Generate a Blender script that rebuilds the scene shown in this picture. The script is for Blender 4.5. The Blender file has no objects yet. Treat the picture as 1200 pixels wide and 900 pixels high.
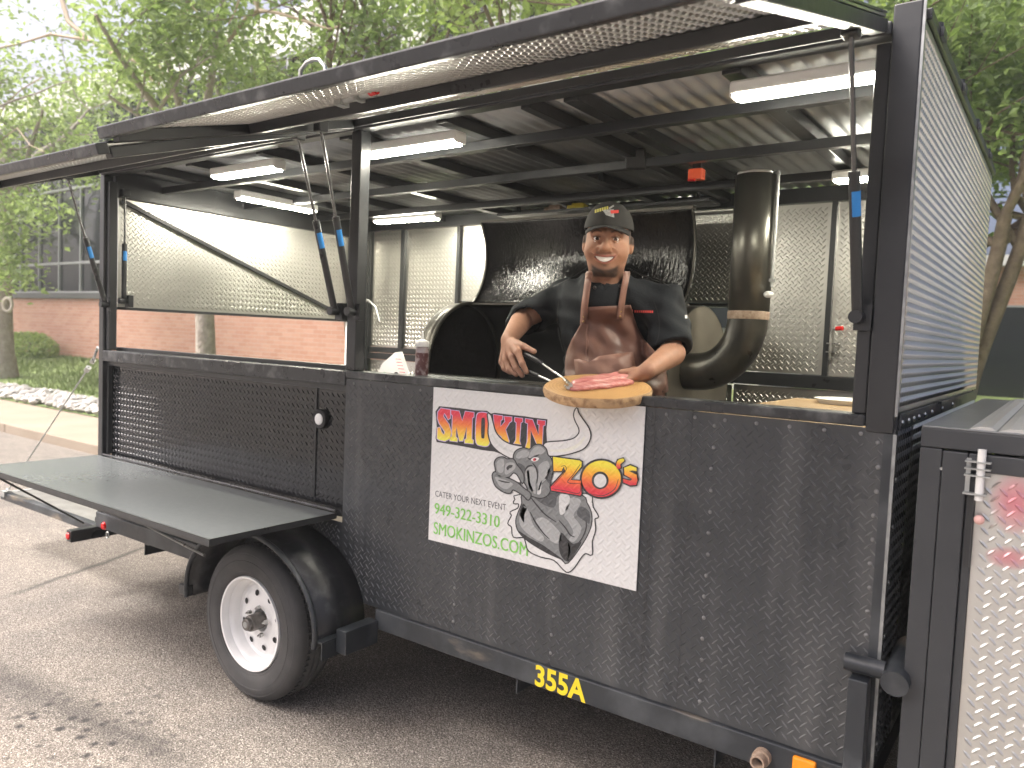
import bpy, bmesh, math, random
import numpy as np
from mathutils import Vector, Matrix

# ------------------------------------------------------------------ camera, sky, sun, exposure
SC = bpy.context.scene
COL = SC.collection
FPX = 903.64                      # focal length in photograph pixels (1200 wide)
YAW, PITCH, ROLL = (math.radians(a) for a in (35.742, 3.457, 2.351))
CAM = Vector((0, 0, 1.62))
_f = Vector((-math.sin(YAW)*math.cos(PITCH), math.cos(YAW)*math.cos(PITCH), -math.sin(PITCH)))
_r = Vector((math.cos(YAW), math.sin(YAW), 0))
_u = _r.cross(_f)
CR = _r*math.cos(ROLL) + _u*math.sin(ROLL)
CU = -_r*math.sin(ROLL) + _u*math.cos(ROLL)
CF = _f
cam_data = bpy.data.cameras.new('camera')
cam = bpy.data.objects.new('camera', cam_data)
COL.objects.link(cam)
cam_data.sensor_width = 36
cam_data.lens = FPX/1200*36
cam_data.clip_start = .05
cam_data.clip_end = 900
cam.matrix_world = Matrix(((CR.x, CU.x, -CF.x, CAM.x), (CR.y, CU.y, -CF.y, CAM.y), (CR.z, CU.z, -CF.z, CAM.z), (0, 0, 0, 1)))
cam_data.dof.use_dof = True
cam_data.dof.focus_distance = 2.75
cam_data.dof.aperture_fstop = 3.4
SC.camera = cam

SUN_EL, SUN_AZ = math.radians(56), math.radians(231)   # azimuth measured from +Y clockwise
world = bpy.data.worlds.new('World')
SC.world = world
world.use_nodes = True
_n = world.node_tree.nodes
_bg = _n['Background']
_sky = _n.new('ShaderNodeTexSky')
_sky.sky_type = 'NISHITA'
_sky.sun_disc = False
_sky.sun_elevation = SUN_EL
_sky.sun_rotation = SUN_AZ
_sky.air_density = .38
_sky.dust_density = 10.0
_sky.ozone_density = 1.1
world.node_tree.links.new(_sky.outputs[0], _bg.inputs[0])
_bg.inputs[1].default_value = .15
sun_data = bpy.data.lights.new('sun', 'SUN')
sun_data.energy = 1.5
sun_data.angle = math.radians(20)
sun_data.color = (1, .985, .965)
sun = bpy.data.objects.new('sun', sun_data)
COL.objects.link(sun)
_sd = Vector((math.sin(SUN_AZ)*math.cos(SUN_EL), math.cos(SUN_AZ)*math.cos(SUN_EL), math.sin(SUN_EL)))
sun.rotation_euler = _sd.to_track_quat('Z', 'Y').to_euler()
sun.location = (0, -5, 20)
SC.view_settings.view_transform = 'Standard'
SC.view_settings.look = 'None'
SC.view_settings.gamma = 1
SC.view_settings.exposure = 1.42
SC.cycles.max_bounces = 8
SC.cycles.diffuse_bounces = 4
SC.cycles.glossy_bounces = 3
SC.cycles.adaptive_threshold = .015

# ------------------------------------------------------------------ helpers
def at(px, py, axis, val):
    """the point where the ray of a photograph pixel meets the plane axis = val"""
    px, py = float(px), float(py)
    d = (px-600)/FPX*CR - (py-450)/FPX*CU + CF
    return CAM + d*((val-CAM[axis])/d[axis])

class MB:
    def __init__(s): s.v, s.f = [], []
    def add(s, vs, fs):
        o = len(s.v)
        s.v += [tuple(v) for v in vs]
        s.f += [tuple(i+o for i in f) for f in fs]
        return s
    def obox(s, c, a, b, d):
        c, a, b, d = map(Vector, (c, a, b, d))
        vs = [c+i*a+j*b+k*d for k in (-1, 1) for j in (-1, 1) for i in (-1, 1)]
        fs = [(0, 2, 3, 1), (4, 5, 7, 6), (0, 1, 5, 4), (2, 6, 7, 3), (0, 4, 6, 2), (1, 3, 7, 5)]
        if a.cross(b).dot(d) < 0: fs = [f[::-1] for f in fs]
        return s.add(vs, fs)
    def box(s, lo, hi):
        lo, hi = Vector(lo), Vector(hi)
        h = (hi-lo)/2
        return s.obox((lo+hi)/2, (abs(h.x), 0, 0), (0, abs(h.y), 0), (0, 0, abs(h.z)))
    def beam(s, p0, p1, w, h, up=(0, 0, 1)):
        p0, p1 = Vector(p0), Vector(p1)
        d = (p1-p0)/2
        side = d.cross(Vector(up)).normalized()
        upv = side.cross(d).normalized()
        return s.obox((p0+p1)/2, d, side*w/2, upv*h/2)
    def cyl(s, p0, p1, r0, r1=None, n=16, caps=True):
        r1 = r0 if r1 is None else r1
        p0, p1 = Vector(p0), Vector(p1)
        d = (p1-p0).normalized()
        a = d.orthogonal().normalized(); b = d.cross(a)
        vs = []
        for p, r in ((p0, r0), (p1, r1)):
            vs += [p+(a*math.cos(t)+b*math.sin(t))*r for t in (2*math.pi*i/n for i in range(n))]
        fs = [(i, (i+1) % n, n+(i+1) % n, n+i) for i in range(n)]
        if caps: fs += [tuple(range(n-1, -1, -1)), tuple(range(n, 2*n))]
        return s.add(vs, fs)
    def tube(s, pts, r, n=10, caps=True):
        pts = [Vector(p) for p in pts]
        rs = r if isinstance(r, (list, tuple)) else [r]*len(pts)
        vs, fs = [], []
        ref = None
        for i, p in enumerate(pts):
            d = (pts[min(i+1, len(pts)-1)]-pts[max(i-1, 0)]).normalized()
            a = d.orthogonal().normalized() if ref is None else (ref-d*ref.dot(d)).normalized()
            ref = a; b = d.cross(a)
            vs += [p+(a*math.cos(t)+b*math.sin(t))*rs[i] for t in (2*math.pi*k/n for k in range(n))]
        for i in range(len(pts)-1):
            fs += [(i*n+k, i*n+(k+1) % n, (i+1)*n+(k+1) % n, (i+1)*n+k) for k in range(n)]
        if caps: fs += [tuple(range(n-1, -1, -1)), tuple(range((len(pts)-1)*n, len(pts)*n))]
        return s.add(vs, fs)
    def lathe(s, o, axis, prof, n=32):
        """prof: list of (radius, distance along axis)"""
        o = Vector(o); d = Vector(axis).normalized()
        a = d.orthogonal().normalized(); b = d.cross(a)
        vs, fs = [], []
        for r, t in prof:
            vs += [o+d*t+(a*math.cos(q)+b*math.sin(q))*max(r, 1e-5) for q in (2*math.pi*k/n for k in range(n))]
        for i in range(len(prof)-1):
            fs += [(i*n+k, i*n+(k+1) % n, (i+1)*n+(k+1) % n, (i+1)*n+k) for k in range(n)]
        return s.add(vs, fs)
    def sheet(s, rows):
        """rows of equal length of points"""
        m = len(rows[0])
        vs = [p for r in rows for p in r]
        fs = [(i*m+j, i*m+j+1, (i+1)*m+j+1, (i+1)*m+j) for i in range(len(rows)-1) for j in range(m-1)]
        return s.add(vs, fs)
    def sphere(s, c, r, n=12, m=8):
        c = Vector(c); rv = Vector(r) if isinstance(r, (tuple, list)) else Vector((r, r, r))
        vs = [c+Vector((0, 0, rv.z))]
        for i in range(1, m):
            th = math.pi*i/m
            vs += [c+Vector((rv.x*math.sin(th)*math.cos(q), rv.y*math.sin(th)*math.sin(q), rv.z*math.cos(th))) for q in (2*math.pi*k/n for k in range(n))]
        vs.append(c-Vector((0, 0, rv.z)))
        fs = [(0, 1+k, 1+(k+1) % n) for k in range(n)]
        for i in range(m-2):
            fs += [(1+i*n+k, 1+(i+1)*n+k, 1+(i+1)*n+(k+1) % n, 1+i*n+(k+1) % n) for k in range(n)]
        L = len(vs)-1; o = 1+(m-2)*n
        fs += [(o+k, L, o+(k+1) % n) for k in range(n)]
        return s.add(vs, fs)
    def build(s, name, mat=None, parent=None, smooth=None, bevel=0, solid=0):
        me = bpy.data.meshes.new(name)
        me.from_pydata(s.v, [], s.f)
        return mesh_obj(name, me, mat, parent, smooth, bevel, solid)

def mesh_obj(name, me, mat=None, parent=None, smooth=None, bevel=0, solid=0):
    if smooth is not None:
        me.polygons.foreach_set('use_smooth', [True]*len(me.polygons))
        if smooth < 179: me.set_sharp_from_angle(angle=math.radians(smooth))
    me.update()
    o = bpy.data.objects.new(name, me)
    COL.objects.link(o)
    if mat: me.materials.append(mat)
    if solid:
        m = o.modifiers.new('solid', 'SOLIDIFY'); m.thickness = solid; m.offset = 0
    if bevel:
        m = o.modifiers.new('bevel', 'BEVEL'); m.width = bevel; m.segments = 2; m.limit_method = 'ANGLE'
    if parent: adopt(o, parent)
    return o

WORLD = {}
def adopt(o, parent):
    o.parent = parent
    o.location = Vector(o.location) - WORLD.get(parent.name, Vector((0, 0, 0)))
    if parent.name not in WORLD: pass

def thing(name, label, cat, base=(0, 0, 0), group=None):
    e = bpy.data.objects.new(name, None)
    COL.objects.link(e)
    e.location = base
    e.empty_display_size = .2
    WORLD[e.name] = Vector(base)
    return tag(e, label, cat, group)
def tag(o, label=None, cat=None, group=None, kind=None):
    if label: o['label'] = label
    if cat: o['category'] = cat
    if group: o['group'] = group
    if kind: o['kind'] = kind
    return o

# ------------------------------------------------------------------ materials
MATS = {}
def mat(name, base, rough=.5, metal=0., var=0., vscale=8., rvar=0., bump=0., bscale=60., spec=.5, base2=None, coat=0., trans=0., emit=None, estr=0., detail=5., lo=.25, hi=.75, alpha=1.):
    if name in MATS: return MATS[name]
    m = bpy.data.materials.new(name); MATS[name] = m
    m.use_nodes = True
    nt = m.node_tree; N = nt.nodes; L = nt.links
    P = N['Principled BSDF']
    P.inputs['Base Color'].default_value = (*base, 1)
    P.inputs['Roughness'].default_value = rough
    P.inputs['Metallic'].default_value = metal
    P.inputs['Specular IOR Level'].default_value = spec
    P.inputs['Coat Weight'].default_value = coat
    P.inputs['Transmission Weight'].default_value = trans
    P.inputs['Alpha'].default_value = alpha
    if emit:
        P.inputs['Emission Color'].default_value = (*emit, 1)
        P.inputs['Emission Strength'].default_value = estr
    tc = N.new('ShaderNodeTexCoord')
    if base2 is not None or var or rvar:
        t = N.new('ShaderNodeTexNoise'); t.inputs['Scale'].default_value = vscale; t.inputs['Detail'].default_value = detail
        L.new(tc.outputs['Object'], t.inputs['Vector'])
        mr = N.new('ShaderNodeMapRange'); mr.inputs[1].default_value = lo; mr.inputs[2].default_value = hi
        L.new(t.outputs[0], mr.inputs[0])
        if base2 is not None or var:
            if base2 is None: base2 = tuple(min(1, c*(1+var)) for c in base); base = tuple(c*(1-var) for c in base)
            mx = N.new('ShaderNodeMix'); mx.data_type = 'RGBA'
            mx.inputs[6].default_value = (*base, 1); mx.inputs[7].default_value = (*base2, 1)
            L.new(mr.outputs[0], mx.inputs[0]); L.new(mx.outputs[2], P.inputs['Base Color'])
        if rvar:
            m2 = N.new('ShaderNodeMapRange'); m2.inputs[1].default_value = .15; m2.inputs[2].default_value = .85
            m2.inputs[3].default_value = max(0, rough-rvar); m2.inputs[4].default_value = min(1, rough+rvar)
            L.new(t.outputs[0], m2.inputs[0]); L.new(m2.outputs[0], P.inputs['Roughness'])
    if bump:
        t2 = N.new('ShaderNodeTexNoise'); t2.inputs['Scale'].default_value = bscale; t2.inputs['Detail'].default_value = 4
        L.new(tc.outputs['Object'], t2.inputs['Vector'])
        b = N.new('ShaderNodeBump'); b.inputs['Strength'].default_value = 1; b.inputs['Distance'].default_value = bump
        L.new(t2.outputs[0], b.inputs['Height']); L.new(b.outputs[0], P.inputs['Normal'])
    return m

def NT(m):
    return m.node_tree.nodes, m.node_tree.links, m.node_tree.nodes['Principled BSDF']
def mth(N, L, op, a, b=None, c=None, clamp=False):
    n = N.new('ShaderNodeMath'); n.operation = op; n.use_clamp = clamp
    for i, v in enumerate((a, b, c)):
        if v is None: continue
        if isinstance(v, (int, float)): n.inputs[i].default_value = v
        else: L.new(v, n.inputs[i])
    return n.outputs[0]
def ramp(N, L, fac, stops):
    r = N.new('ShaderNodeValToRGB')
    while len(r.color_ramp.elements) < len(stops): r.color_ramp.elements.new(.5)
    for e, (p, c) in zip(r.color_ramp.elements, stops):
        e.position = p; e.color = (*c, 1)
    L.new(fac, r.inputs[0])
    return r.outputs[0]
def mixc(N, L, fac, a, b):
    x = N.new('ShaderNodeMix'); x.data_type = 'RGBA'
    for i, v in ((0, fac), (6, a), (7, b)):
        if isinstance(v, (int, float)): x.inputs[i].default_value = v
        elif isinstance(v, tuple): x.inputs[i].default_value = (*v, 1)
        else: L.new(v, x.inputs[i])
    return x.outputs[2]

BLACK = mat('black_enamel', (.016, .017, .019), .33, base2=(.03, .032, .034), vscale=5, rvar=.1, bump=.0006, bscale=40)
BLACKP = mat('black_tread_paint', (.026, .029, .033), .29, base2=(.046, .050, .054), vscale=2.2, rvar=.08, bump=.0006, bscale=18)
LUGP = mat('worn_lug_paint', (.055, .06, .064), .28, base2=(.13, .135, .14), vscale=9, rvar=.08)
RAILM = mat('scuffed_rail_paint', (.022, .026, .031), .4, base2=(.075, .082, .088), vscale=7, rvar=.12, lo=.48, hi=.75, bump=.0006)
SILVER = mat('bright_tread_plate', (.60, .59, .555), .36, 1., base2=(.68, .67, .63), vscale=1.6, rvar=.06, detail=3)
CEIL = mat('corrugated_steel', (.27, .285, .295), .45, .75, base2=(.36, .37, .375), vscale=6, rvar=.1)
STEEL = mat('bare_steel', (.5, .5, .49), .3, 1., var=.15, vscale=20, rvar=.1)
DULLSTEEL = mat('dull_galvanised', (.42, .43, .42), .5, .8, var=.2, vscale=30)
SMOKEBLK = mat('smoker_black', (.005, .005, .006), .10, base2=(.010, .009, .009), vscale=10, rvar=.04, spec=.35)
SMOKEOUT = mat('smoker_outside', (.06, .058, .05), .4, .6, base2=(.12, .11, .095), vscale=6, rvar=.1)
RUBBER = mat('tyre_rubber', (.038, .038, .039), .75, base2=(.075, .073, .071), vscale=9, bump=.0006, bscale=120)
RIMW = mat('white_rim_paint', (.8, .8, .79), .35, var=.06, vscale=14)
REDL = mat('red_lens', (.55, .02, .02), .2)
ORANGE = mat('orange_plastic', (.75, .1, .03), .4, var=.1)
AMBER = mat('amber_lens', (.85, .27, .01), .25)
BLUEL = mat('blue_label', (.02, .23, .62), .5)
LED = mat('led_diffuser', (.9, .9, .88), .4, emit=(1., .95, .80), estr=60.)
WHITEPL = mat('white_plastic', (.78, .78, .76), .4, var=.05)
RIVET = mat('worn_rivet', (.2, .2, .2), .4, .3, var=.4, vscale=40)
EDGE = mat('bare_edge', (.3, .31, .31), .4, .6, var=.3, vscale=30)
DARK = mat('dark_void_paint', (.006, .006, .007), .6)

def streak_bump(m, scale, dist):
    N, L, P = NT(m)
    tc = N.new('ShaderNodeTexCoord'); mp = N.new('ShaderNodeMapping'); mp.inputs['Scale'].default_value = scale
    L.new(tc.outputs['Object'], mp.inputs[0])
    t = N.new('ShaderNodeTexNoise'); t.inputs['Scale'].default_value = 1; t.inputs['Detail'].default_value = 3; L.new(mp.outputs[0], t.inputs['Vector'])
    b = N.new('ShaderNodeBump'); b.inputs['Distance'].default_value = dist; L.new(t.outputs[0], b.inputs['Height']); L.new(b.outputs[0], P.inputs['Normal'])
streak_bump(SMOKEBLK, (80, 60, 22), .0045)

def dust_streaks(m, scale, col, lo, hi, amt):
    N, L, P = NT(m)
    src = P.inputs['Base Color'].links[0].from_socket
    tc = N.new('ShaderNodeTexCoord'); mp = N.new('ShaderNodeMapping'); mp.inputs['Scale'].default_value = scale
    L.new(tc.outputs['Object'], mp.inputs[0])
    t = N.new('ShaderNodeTexNoise'); t.inputs['Scale'].default_value = 1; t.inputs['Detail'].default_value = 6; L.new(mp.outputs[0], t.inputs['Vector'])
    mr = N.new('ShaderNodeMapRange'); mr.inputs[1].default_value = lo; mr.inputs[2].default_value = hi; mr.inputs[4].default_value = amt; L.new(t.outputs[0], mr.inputs[0])
    L.new(mixc(N, L, mr.outputs[0], src, col), P.inputs['Base Color'])
dust_streaks(BLACKP, (9, 9, .7), (.15, .152, .15), .52, .8, .55)
dust_streaks(LUGP, (9, 9, .7), (.26, .26, .255), .5, .75, .7)
dust_streaks(RAILM, (3, 3, 9), (.24, .2, .15), .62, .72, .7)
ROD = mat('dark_strut_rod', (.12, .12, .12), .25, .9)

SILVERW = mat('weathered_tread_plate', (.46, .46, .445), .32, 1., base2=(.55, .545, .525), vscale=1.3, rvar=.07, detail=4)
# ------------------------------------------------------------------ the trailer
X0, XM, X1 = -4.61, -2.49, -.36
Y0, Y1 = 2.25, 4.38
ZF, ZS, ZR = .5, 1.45, 2.5
LUG_T = np.array([(-.5, 0, 0), (-.2, -.5, 0), (.2, -.5, 0), (.5, 0, 0), (.2, .5, 0), (-.2, .5, 0), (-.27, 0, 1), (.27, 0, 1)])
LUG_F = [(0, 1, 6), (1, 2, 7, 6), (2, 3, 7), (3, 4, 7), (4, 5, 6, 7), (5, 0, 6)]
def lug_mesh(o, U, V, W, H, p=.034, L=.031, w=.0047, h=.0026, margin=.012, skip=None, rot=0):
    """raised tread lugs, two interleaved lattices, on the rectangle o + u U + v V"""
    o, U, V = (np.array(a, float) for a in (o, U, V))
    Nn = np.cross(U, V)
    vs, fs = [], []
    k = 0
    for lat in (0, 1):
        ang = math.radians(45 if lat else -45)
        c, s = math.cos(ang), math.sin(ang)
        gu = np.arange(margin+L*.4 + lat*p/2, W-margin-L*.3, p)
        gv = np.arange(margin+L*.4 + lat*p/2, H-margin-L*.3, p)
        for a in gu:
            for b in gv:
                if skip and skip(a, b): continue
                l = LUG_T*(L, w, h)
                uu = a + c*l[:, 0]-s*l[:, 1]; vv = b + s*l[:, 0]+c*l[:, 1]
                vs.append(o + uu[:, None]*U + vv[:, None]*V + l[:, 2][:, None]*Nn)
                fs += [tuple(i+k for i in f) for f in LUG_F]; k += 8
    return np.concatenate(vs), fs
def tread(name, parent, m, o, U, V, W, H, thick=.006, join=False, label=None, **kw):
    """a tread plate: slab behind, lugs proud on the U x V side"""
    o_, U_, V_ = Vector(o), Vector(U), Vector(V)
    n = U_.cross(V_)
    b = MB().obox(o_+U_*W/2+V_*H/2-n*thick/2, U_*W/2, V_*H/2, n*thick/2)
    vs, fs = lug_mesh(o, U, V, W, H, **kw)
    if join:
        b.add(vs.tolist(), fs)
        return b.build(name, m, parent)
    slab = b.build(name, m, parent)
    g = MB().add(vs.tolist(), fs).build('tread_lugs', LUGP if m is BLACKP else m, slab)
    tag(g, kind='stuff')
    if label: slab['label'] = label
    return slab

TR = thing('food_trailer', 'black tread plate barbecue trailer with raised side hatches parked along the kerb', 'trailer', (-2.5, 3.3, 0))
def part(name, mb, m=BLACK, parent=TR, **kw): return mb.build(name, m, parent, **kw)

# chassis and floor
part('floor_deck', MB().box((X0+.02, Y0+.03, ZF-.03), (X1-.02, Y1-.03, ZF)), mat('floor_boards', (.12, .1, .08), .7, var=.3, vscale=12))
part('chassis_rail', MB().box((-2.262, 2.237, .39), (X1+.003, 2.287, .472)), RAILM, bevel=.004)
part('chassis_rail', MB().box((X0-.002, 2.24, .40), (-3.27, 2.29, .49)), RAILM, bevel=.004)
part('chassis_rail', MB().box((X0, Y1-.06, .39), (X1, Y1-.01, .47)), RAILM)
part('chassis_rail', MB().box((X0+.001, 2.291, .395), (X0+.05, Y1-.061, .468)), RAILM)
for x in (-4.1, -3.45, -1.55, -.80):
    part('crossmember', MB().box((x-.003, 2.26, .325), (x+.003, Y1-.07, .395)).box((x+.003, 2.26, .385), (x+.045, Y1-.07, .393)), RAILM)
part('axle', MB().cyl((-2.79, 2.2, .34), (-2.79, Y1+.03, .34), .035), BLACK, smooth=40)
part('chassis_rail', MB().box((X1-.05, 2.289, .394), (X1-.004, Y1-.062, .466)), RAILM)
# posts
def post(x0, x1, y0, y1, z0, z1, m=BLACK): return part('post', MB().box((x0, y0, z0), (x1, y1, z1)), m, bevel=.004)
post(X0, X0+.05, Y0-.003, Y0+.05, .47, ZR-.045)
post(X0+.052, X0+.085, Y0+.012, Y0+.06, ZS+.001, ZR-.08)
post(XM-.012, XM+.045, Y0+.004, Y0+.06, ZS+.001, ZR-.045)
post(X1-.075, X1-.005, Y0-.006, Y0+.05, ZS-.045, ZR+.03)
post(X1-.115, X1-.078, Y0+.01, Y0+.06, ZS+.001, ZR-.06)
post(X0+.003, X0+.05, Y1-.05, Y1-.003, .47, ZR-.05)
post(X1-.06, X1-.008, Y1-.05, Y1-.003, .47, ZR-.05)
# sills
SILLM = mat('worn_sill_paint', (.02, .022, .025), .3, base2=(.16, .165, .165), vscale=14, lo=.55, hi=.85, rvar=.1, bump=.0008)
part('sill_rail', MB().box((XM+.003, Y0-.008, 1.418), (X1-.076, Y0+.085, ZS)), SILLM, bevel=.005)
part('sill_rail', MB().box((X0+.051, Y0-.006, 1.385), (XM, Y0+.07, ZS-.002)), SILLM, bevel=.004)
part('sill_rail', MB().box((X0+.052, Y0+.071, 1.40), (XM, Y0+.10, ZS+.018)), BLACK, bevel=.003)

# near side panel with tread lugs and rivets
PANEL = tread('side_panel', TR, BLACKP, (XM, Y0, .474), (1, 0, 0), (0, 0, 1), X1-XM-.001, 1.416-.474,
              skip=lambda a, b: -1.99-XM < a < -1.085-XM and .82-.474 < b < 1.41-.474)
rv = MB()
random.seed(3)
for px, py in ((531, 745), (648, 725), (826, 700), (1018, 690)):
    x = at(px, py, 1, Y0).x
    z = .52
    while z < 1.40:
        if not (-2.0 < x < -1.08 and .80 < z < 1.43): rv.sphere((x+random.uniform(-.003, .003), Y0-.001, z), (.0065, .004, .0065), 8, 6)
        z += .066
x = XM+.05
while x < X1-.02:
    if not -2.0 < x < -1.08: rv.sphere((x, Y0-.001, 1.398), (.006, .004, .006), 8, 6)
    x += .095
tag(rv.build('rivets', RIVET, PANEL, smooth=60), kind='stuff')
part('panel_seam', MB().box((-1.055, Y0-.0012, .476), (-1.052, Y0+.0015, 1.415)).box((-.93, Y0-.0012, .476), (-.928, Y0+.0015, 1.415)), BLACK, parent=PANEL)
part('corner_trim', MB().box((X1-.028, Y0-.0035, .474), (X1-.005, Y0-.0005, 1.404)), RAILM)
part('corner_edge', MB().box((X1-.0045, Y0-.0045, .474), (X1+.004, Y0+.003, 1.404)), EDGE)
part('corner_edge', MB().box((X1-.0045, Y0-.0065, ZS+.002), (X1+.002, Y0+.006, ZR+.028)), EDGE)

# rear serving section: recessed panel behind the fold-down shelf
RP = tread('recessed_panel', TR, mat('gloss_black_panel', (.012, .013, .015), .16, rvar=.05, var=.2, vscale=3), (X0+.055, Y0+.05, .80), (1, 0, 0), (0, 0, 1), XM-X0-.06, .57, p=.034, L=.030, w=.006, h=.003)
part('panel_frame', MB().box((X0+.052, Y0+.02, 1.36), (XM-.02, Y0+.047, 1.384)).box((X0+.052, Y0+.02, .84), (X0+.072, Y0+.047, 1.359)), BLACK, bevel=.003)
part('seam_strip', MB().box((-2.735, Y0+.044, .84), (-2.729, Y0+.0495, 1.358)), BLACK, parent=RP)
po = at(377, 491, 1, Y0+.045)
part('power_inlet', MB().lathe(po, (0, -1, 0), [(.0, .012), (.020, .012), (.026, .016), (.041, .016), (.045, .010), (.045, -.004)], 28), DARK, smooth=40)
part('inlet_cap', MB().lathe(po+Vector((0, -.013, 0)), (0, -1, 0), [(.0, .012), (.016, .012), (.025, .006), (.026, 0), (0, 0)], 24), WHITEPL, smooth=40)
LP = tread('skirt_panel', TR, BLACKP, (X0+.001, Y0+.004, .492), (1, 0, 0), (0, 0, 1), XM-X0-.003, .30, p=.030, L=.025, w=.006)

# shelf
SHM = mat('grey_shelf_top', (.13, .142, .144), .27, var=.05, vscale=40)
SHELF = part('fold_down_shelf', MB().box((X0+.012, 1.64, .818), (XM-.032, Y0-.006, .83)), SHM, bevel=.002)
for a, b in (((X0+.01, 1.634, .809), (XM-.03, 1.639, .8315)), ((X0+.012, 1.66, .80), (X0+.05, Y0-.01, .8175)), ((XM-.036, 1.6405, .807), (XM-.0315, Y0-.004, .8315)), ((X0+.051, 1.64, .80), (XM-.04, 1.675, .8175)), ((-3.6, 1.676, .80), (-3.56, Y0-.01, .8175))):
    part('frame_bar', MB().box(a, b), BLACK, parent=SHELF)
hb = at(240, 651, 1, 1.70)
part('support_rod', MB().cyl(at(152, 606, 1, Y0-.004), hb, .006, n=8), BLACK, parent=SHELF, smooth=40)
part('support_rod', MB().cyl(at(98, 613, 1, Y0-.004), (X0+.06, 1.66, .80), .006, n=8), BLACK, parent=SHELF, smooth=40)
for px in (138, 143, 148): part('bolt', MB().sphere(at(px, 601+(px-138)*.3, 1, Y0-.004), .008, 8, 6), STEEL, smooth=60)
part('hinge_bar', MB().cyl((X0+.06, Y0-.001, .838), (XM-.04, Y0-.001, .838), .006, n=10), SILLM, smooth=40)

# roof
RX0, RX1 = X0-.02, X1+.01
rows = []
n = int((RX1-RX0)/.0085)
prof = [(RX0+(RX1-RX0)*i/n, ZR+.008*math.sin(2*math.pi*(RX1-RX0)*i/n/.068)) for i in range(n+1)]
part('roof_sheet', MB().sheet([[(x, y, z) for x, z in prof] for y in (Y0+.03, 3.3, Y1-.01)]), CEIL, smooth=180, solid=.0012)
part('roof_rail', MB().box((X0, Y0-.002, ZR-.044), (X1-.077, Y0+.055, ZR-.009)), BLACK, bevel=.004)
part('roof_rail', MB().box((X0, Y1-.055, ZR-.09), (X1, Y1-.002, ZR-.009)), BLACK, bevel=.004)
part('roof_rail', MB().box((X0+.002, Y0+.06, ZR-.16), (X0+.06, Y1-.056, ZR-.01)), BLACK, bevel=.004)
part('roof_rail', MB().box((X1-.06, Y0+.06, ZR-.07), (X1-.003, Y1-.056, ZR-.01)), BLACK, bevel=.004)
part('roof_edge', MB().box((X1-.004, Y0+.03, ZR-.012), (X1+.012, Y1, ZR+.018)), BLACK, bevel=.003)
for i, y in enumerate((2.45, 2.98, 3.50, 4.02)):
    part('roof_bracket', MB().cyl((X1+.004, y, ZR+.018), (X1+.004, y, ZR+.036), .012, n=10).box((X1+.013, y-.03, ZR-.01), (X1+.022, y+.03, ZR+.016)), BLACK, smooth=40)
for y in (2.62, 3.2, 3.78):
    part('purlin', MB().box((X0+.061, y-.035, ZR-.095), (X1-.061, y+.005, ZR-.056)), BLACK, bevel=.003)
for x in (-.89, -1.46, -1.65, -2.05, -2.61, -3.2, -3.8, -4.2):
    w = .022 if x in (-1.65,) else .03
    part('rafter', MB().box((x-w, Y0+.056, ZR-.055), (x+w, Y1-.056, ZR-.01)), BLACK, bevel=.003)

# walls
EW = tread('end_wall', TR, SILVERW, (X1, Y0+.012, ZS+.012), (0, 1, 0), (0, 0, 1), Y1-Y0-.02, ZR-ZS-.03, p=.0255, L=.0235, w=.005, h=.0026)
EWL = tread('end_wall_skirt', TR, BLACKP, (X1-.001, Y0+.012, .474), (0, 1, 0), (0, 0, 1), .26, ZS-.474, p=.033, L=.028, label='black painted lower end plate of the trailer')
tread('end_wall_skirt', TR, SILVER, (X1-.002, Y0+.274, .474), (0, 1, 0), (0, 0, 1), Y1-Y0-.28, ZS-.474, p=.033, L=.028)
part('belt_rail', MB().box((X1+.0005, Y0+.034, ZS-.036), (X1+.006, Y1-.01, ZS+.008)), RAILM, bevel=.001)
sc = MB()
for y in (2.30, 2.40, 2.49, 2.58, 2.70, 2.85, 3.1, 3.4): sc.sphere((X1+.007, y, ZS-.018), (.005, .009, .009), 8, 6)
for z in (.55, .7, .85, 1.0, 1.15, 1.28): sc.sphere((X1+.005, Y0+.022, z), (.004, .007, .007), 8, 6)
tag(sc.build('screws', STEEL, TR, smooth=60), kind='stuff')
part('latch', MB().box((X1+.007, 2.98, ZS+.002), (X1+.018, 3.18, ZS+.012)), BLACK)
# inner face of the end wall (seen only from inside)
part('inner_end_panel', MB().box((X1-.03, Y0+.061, .51), (X1-.012, Y1-.056, ZR-.075)), SILVER)
# rear wall hatch, its lower edge hanging above the sill
RW = tread('tail_hatch', TR, SILVER, (X0+.03, Y0+.09, 1.705), (0, 1, 0), (0, 0, 1), Y1-.26-Y0-.09, ZR-.161-1.705, p=.033, L=.030, w=.0075, h=.0042)
part('frame_bar', MB().box((X0+.008, Y0+.07, 1.688), (X0+.05, Y1-.22, 1.7045)), BLACK, parent=RW)
part('brace', MB().beam((X0+.05, Y0+.10, ZR-.175), (X0+.05, Y1-.27, 1.715), .022, .022), BLACK, parent=RW)
part('frame_bar', MB().box((X0+.012, Y1-.258, 1.706), (X0+.052, Y1-.20, ZR-.165)), BLACK, parent=RW)
part('corner_board', MB().box((X0+.02, Y1-.255, ZS-.1), (X0+.04, Y1-.225, 1.687)), WHITEPL)
part('corner_panel', MB().box((X0+.012, Y1-.198, .51), (X0+.028, Y1-.052, ZR-.165)), SILVER)
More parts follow.
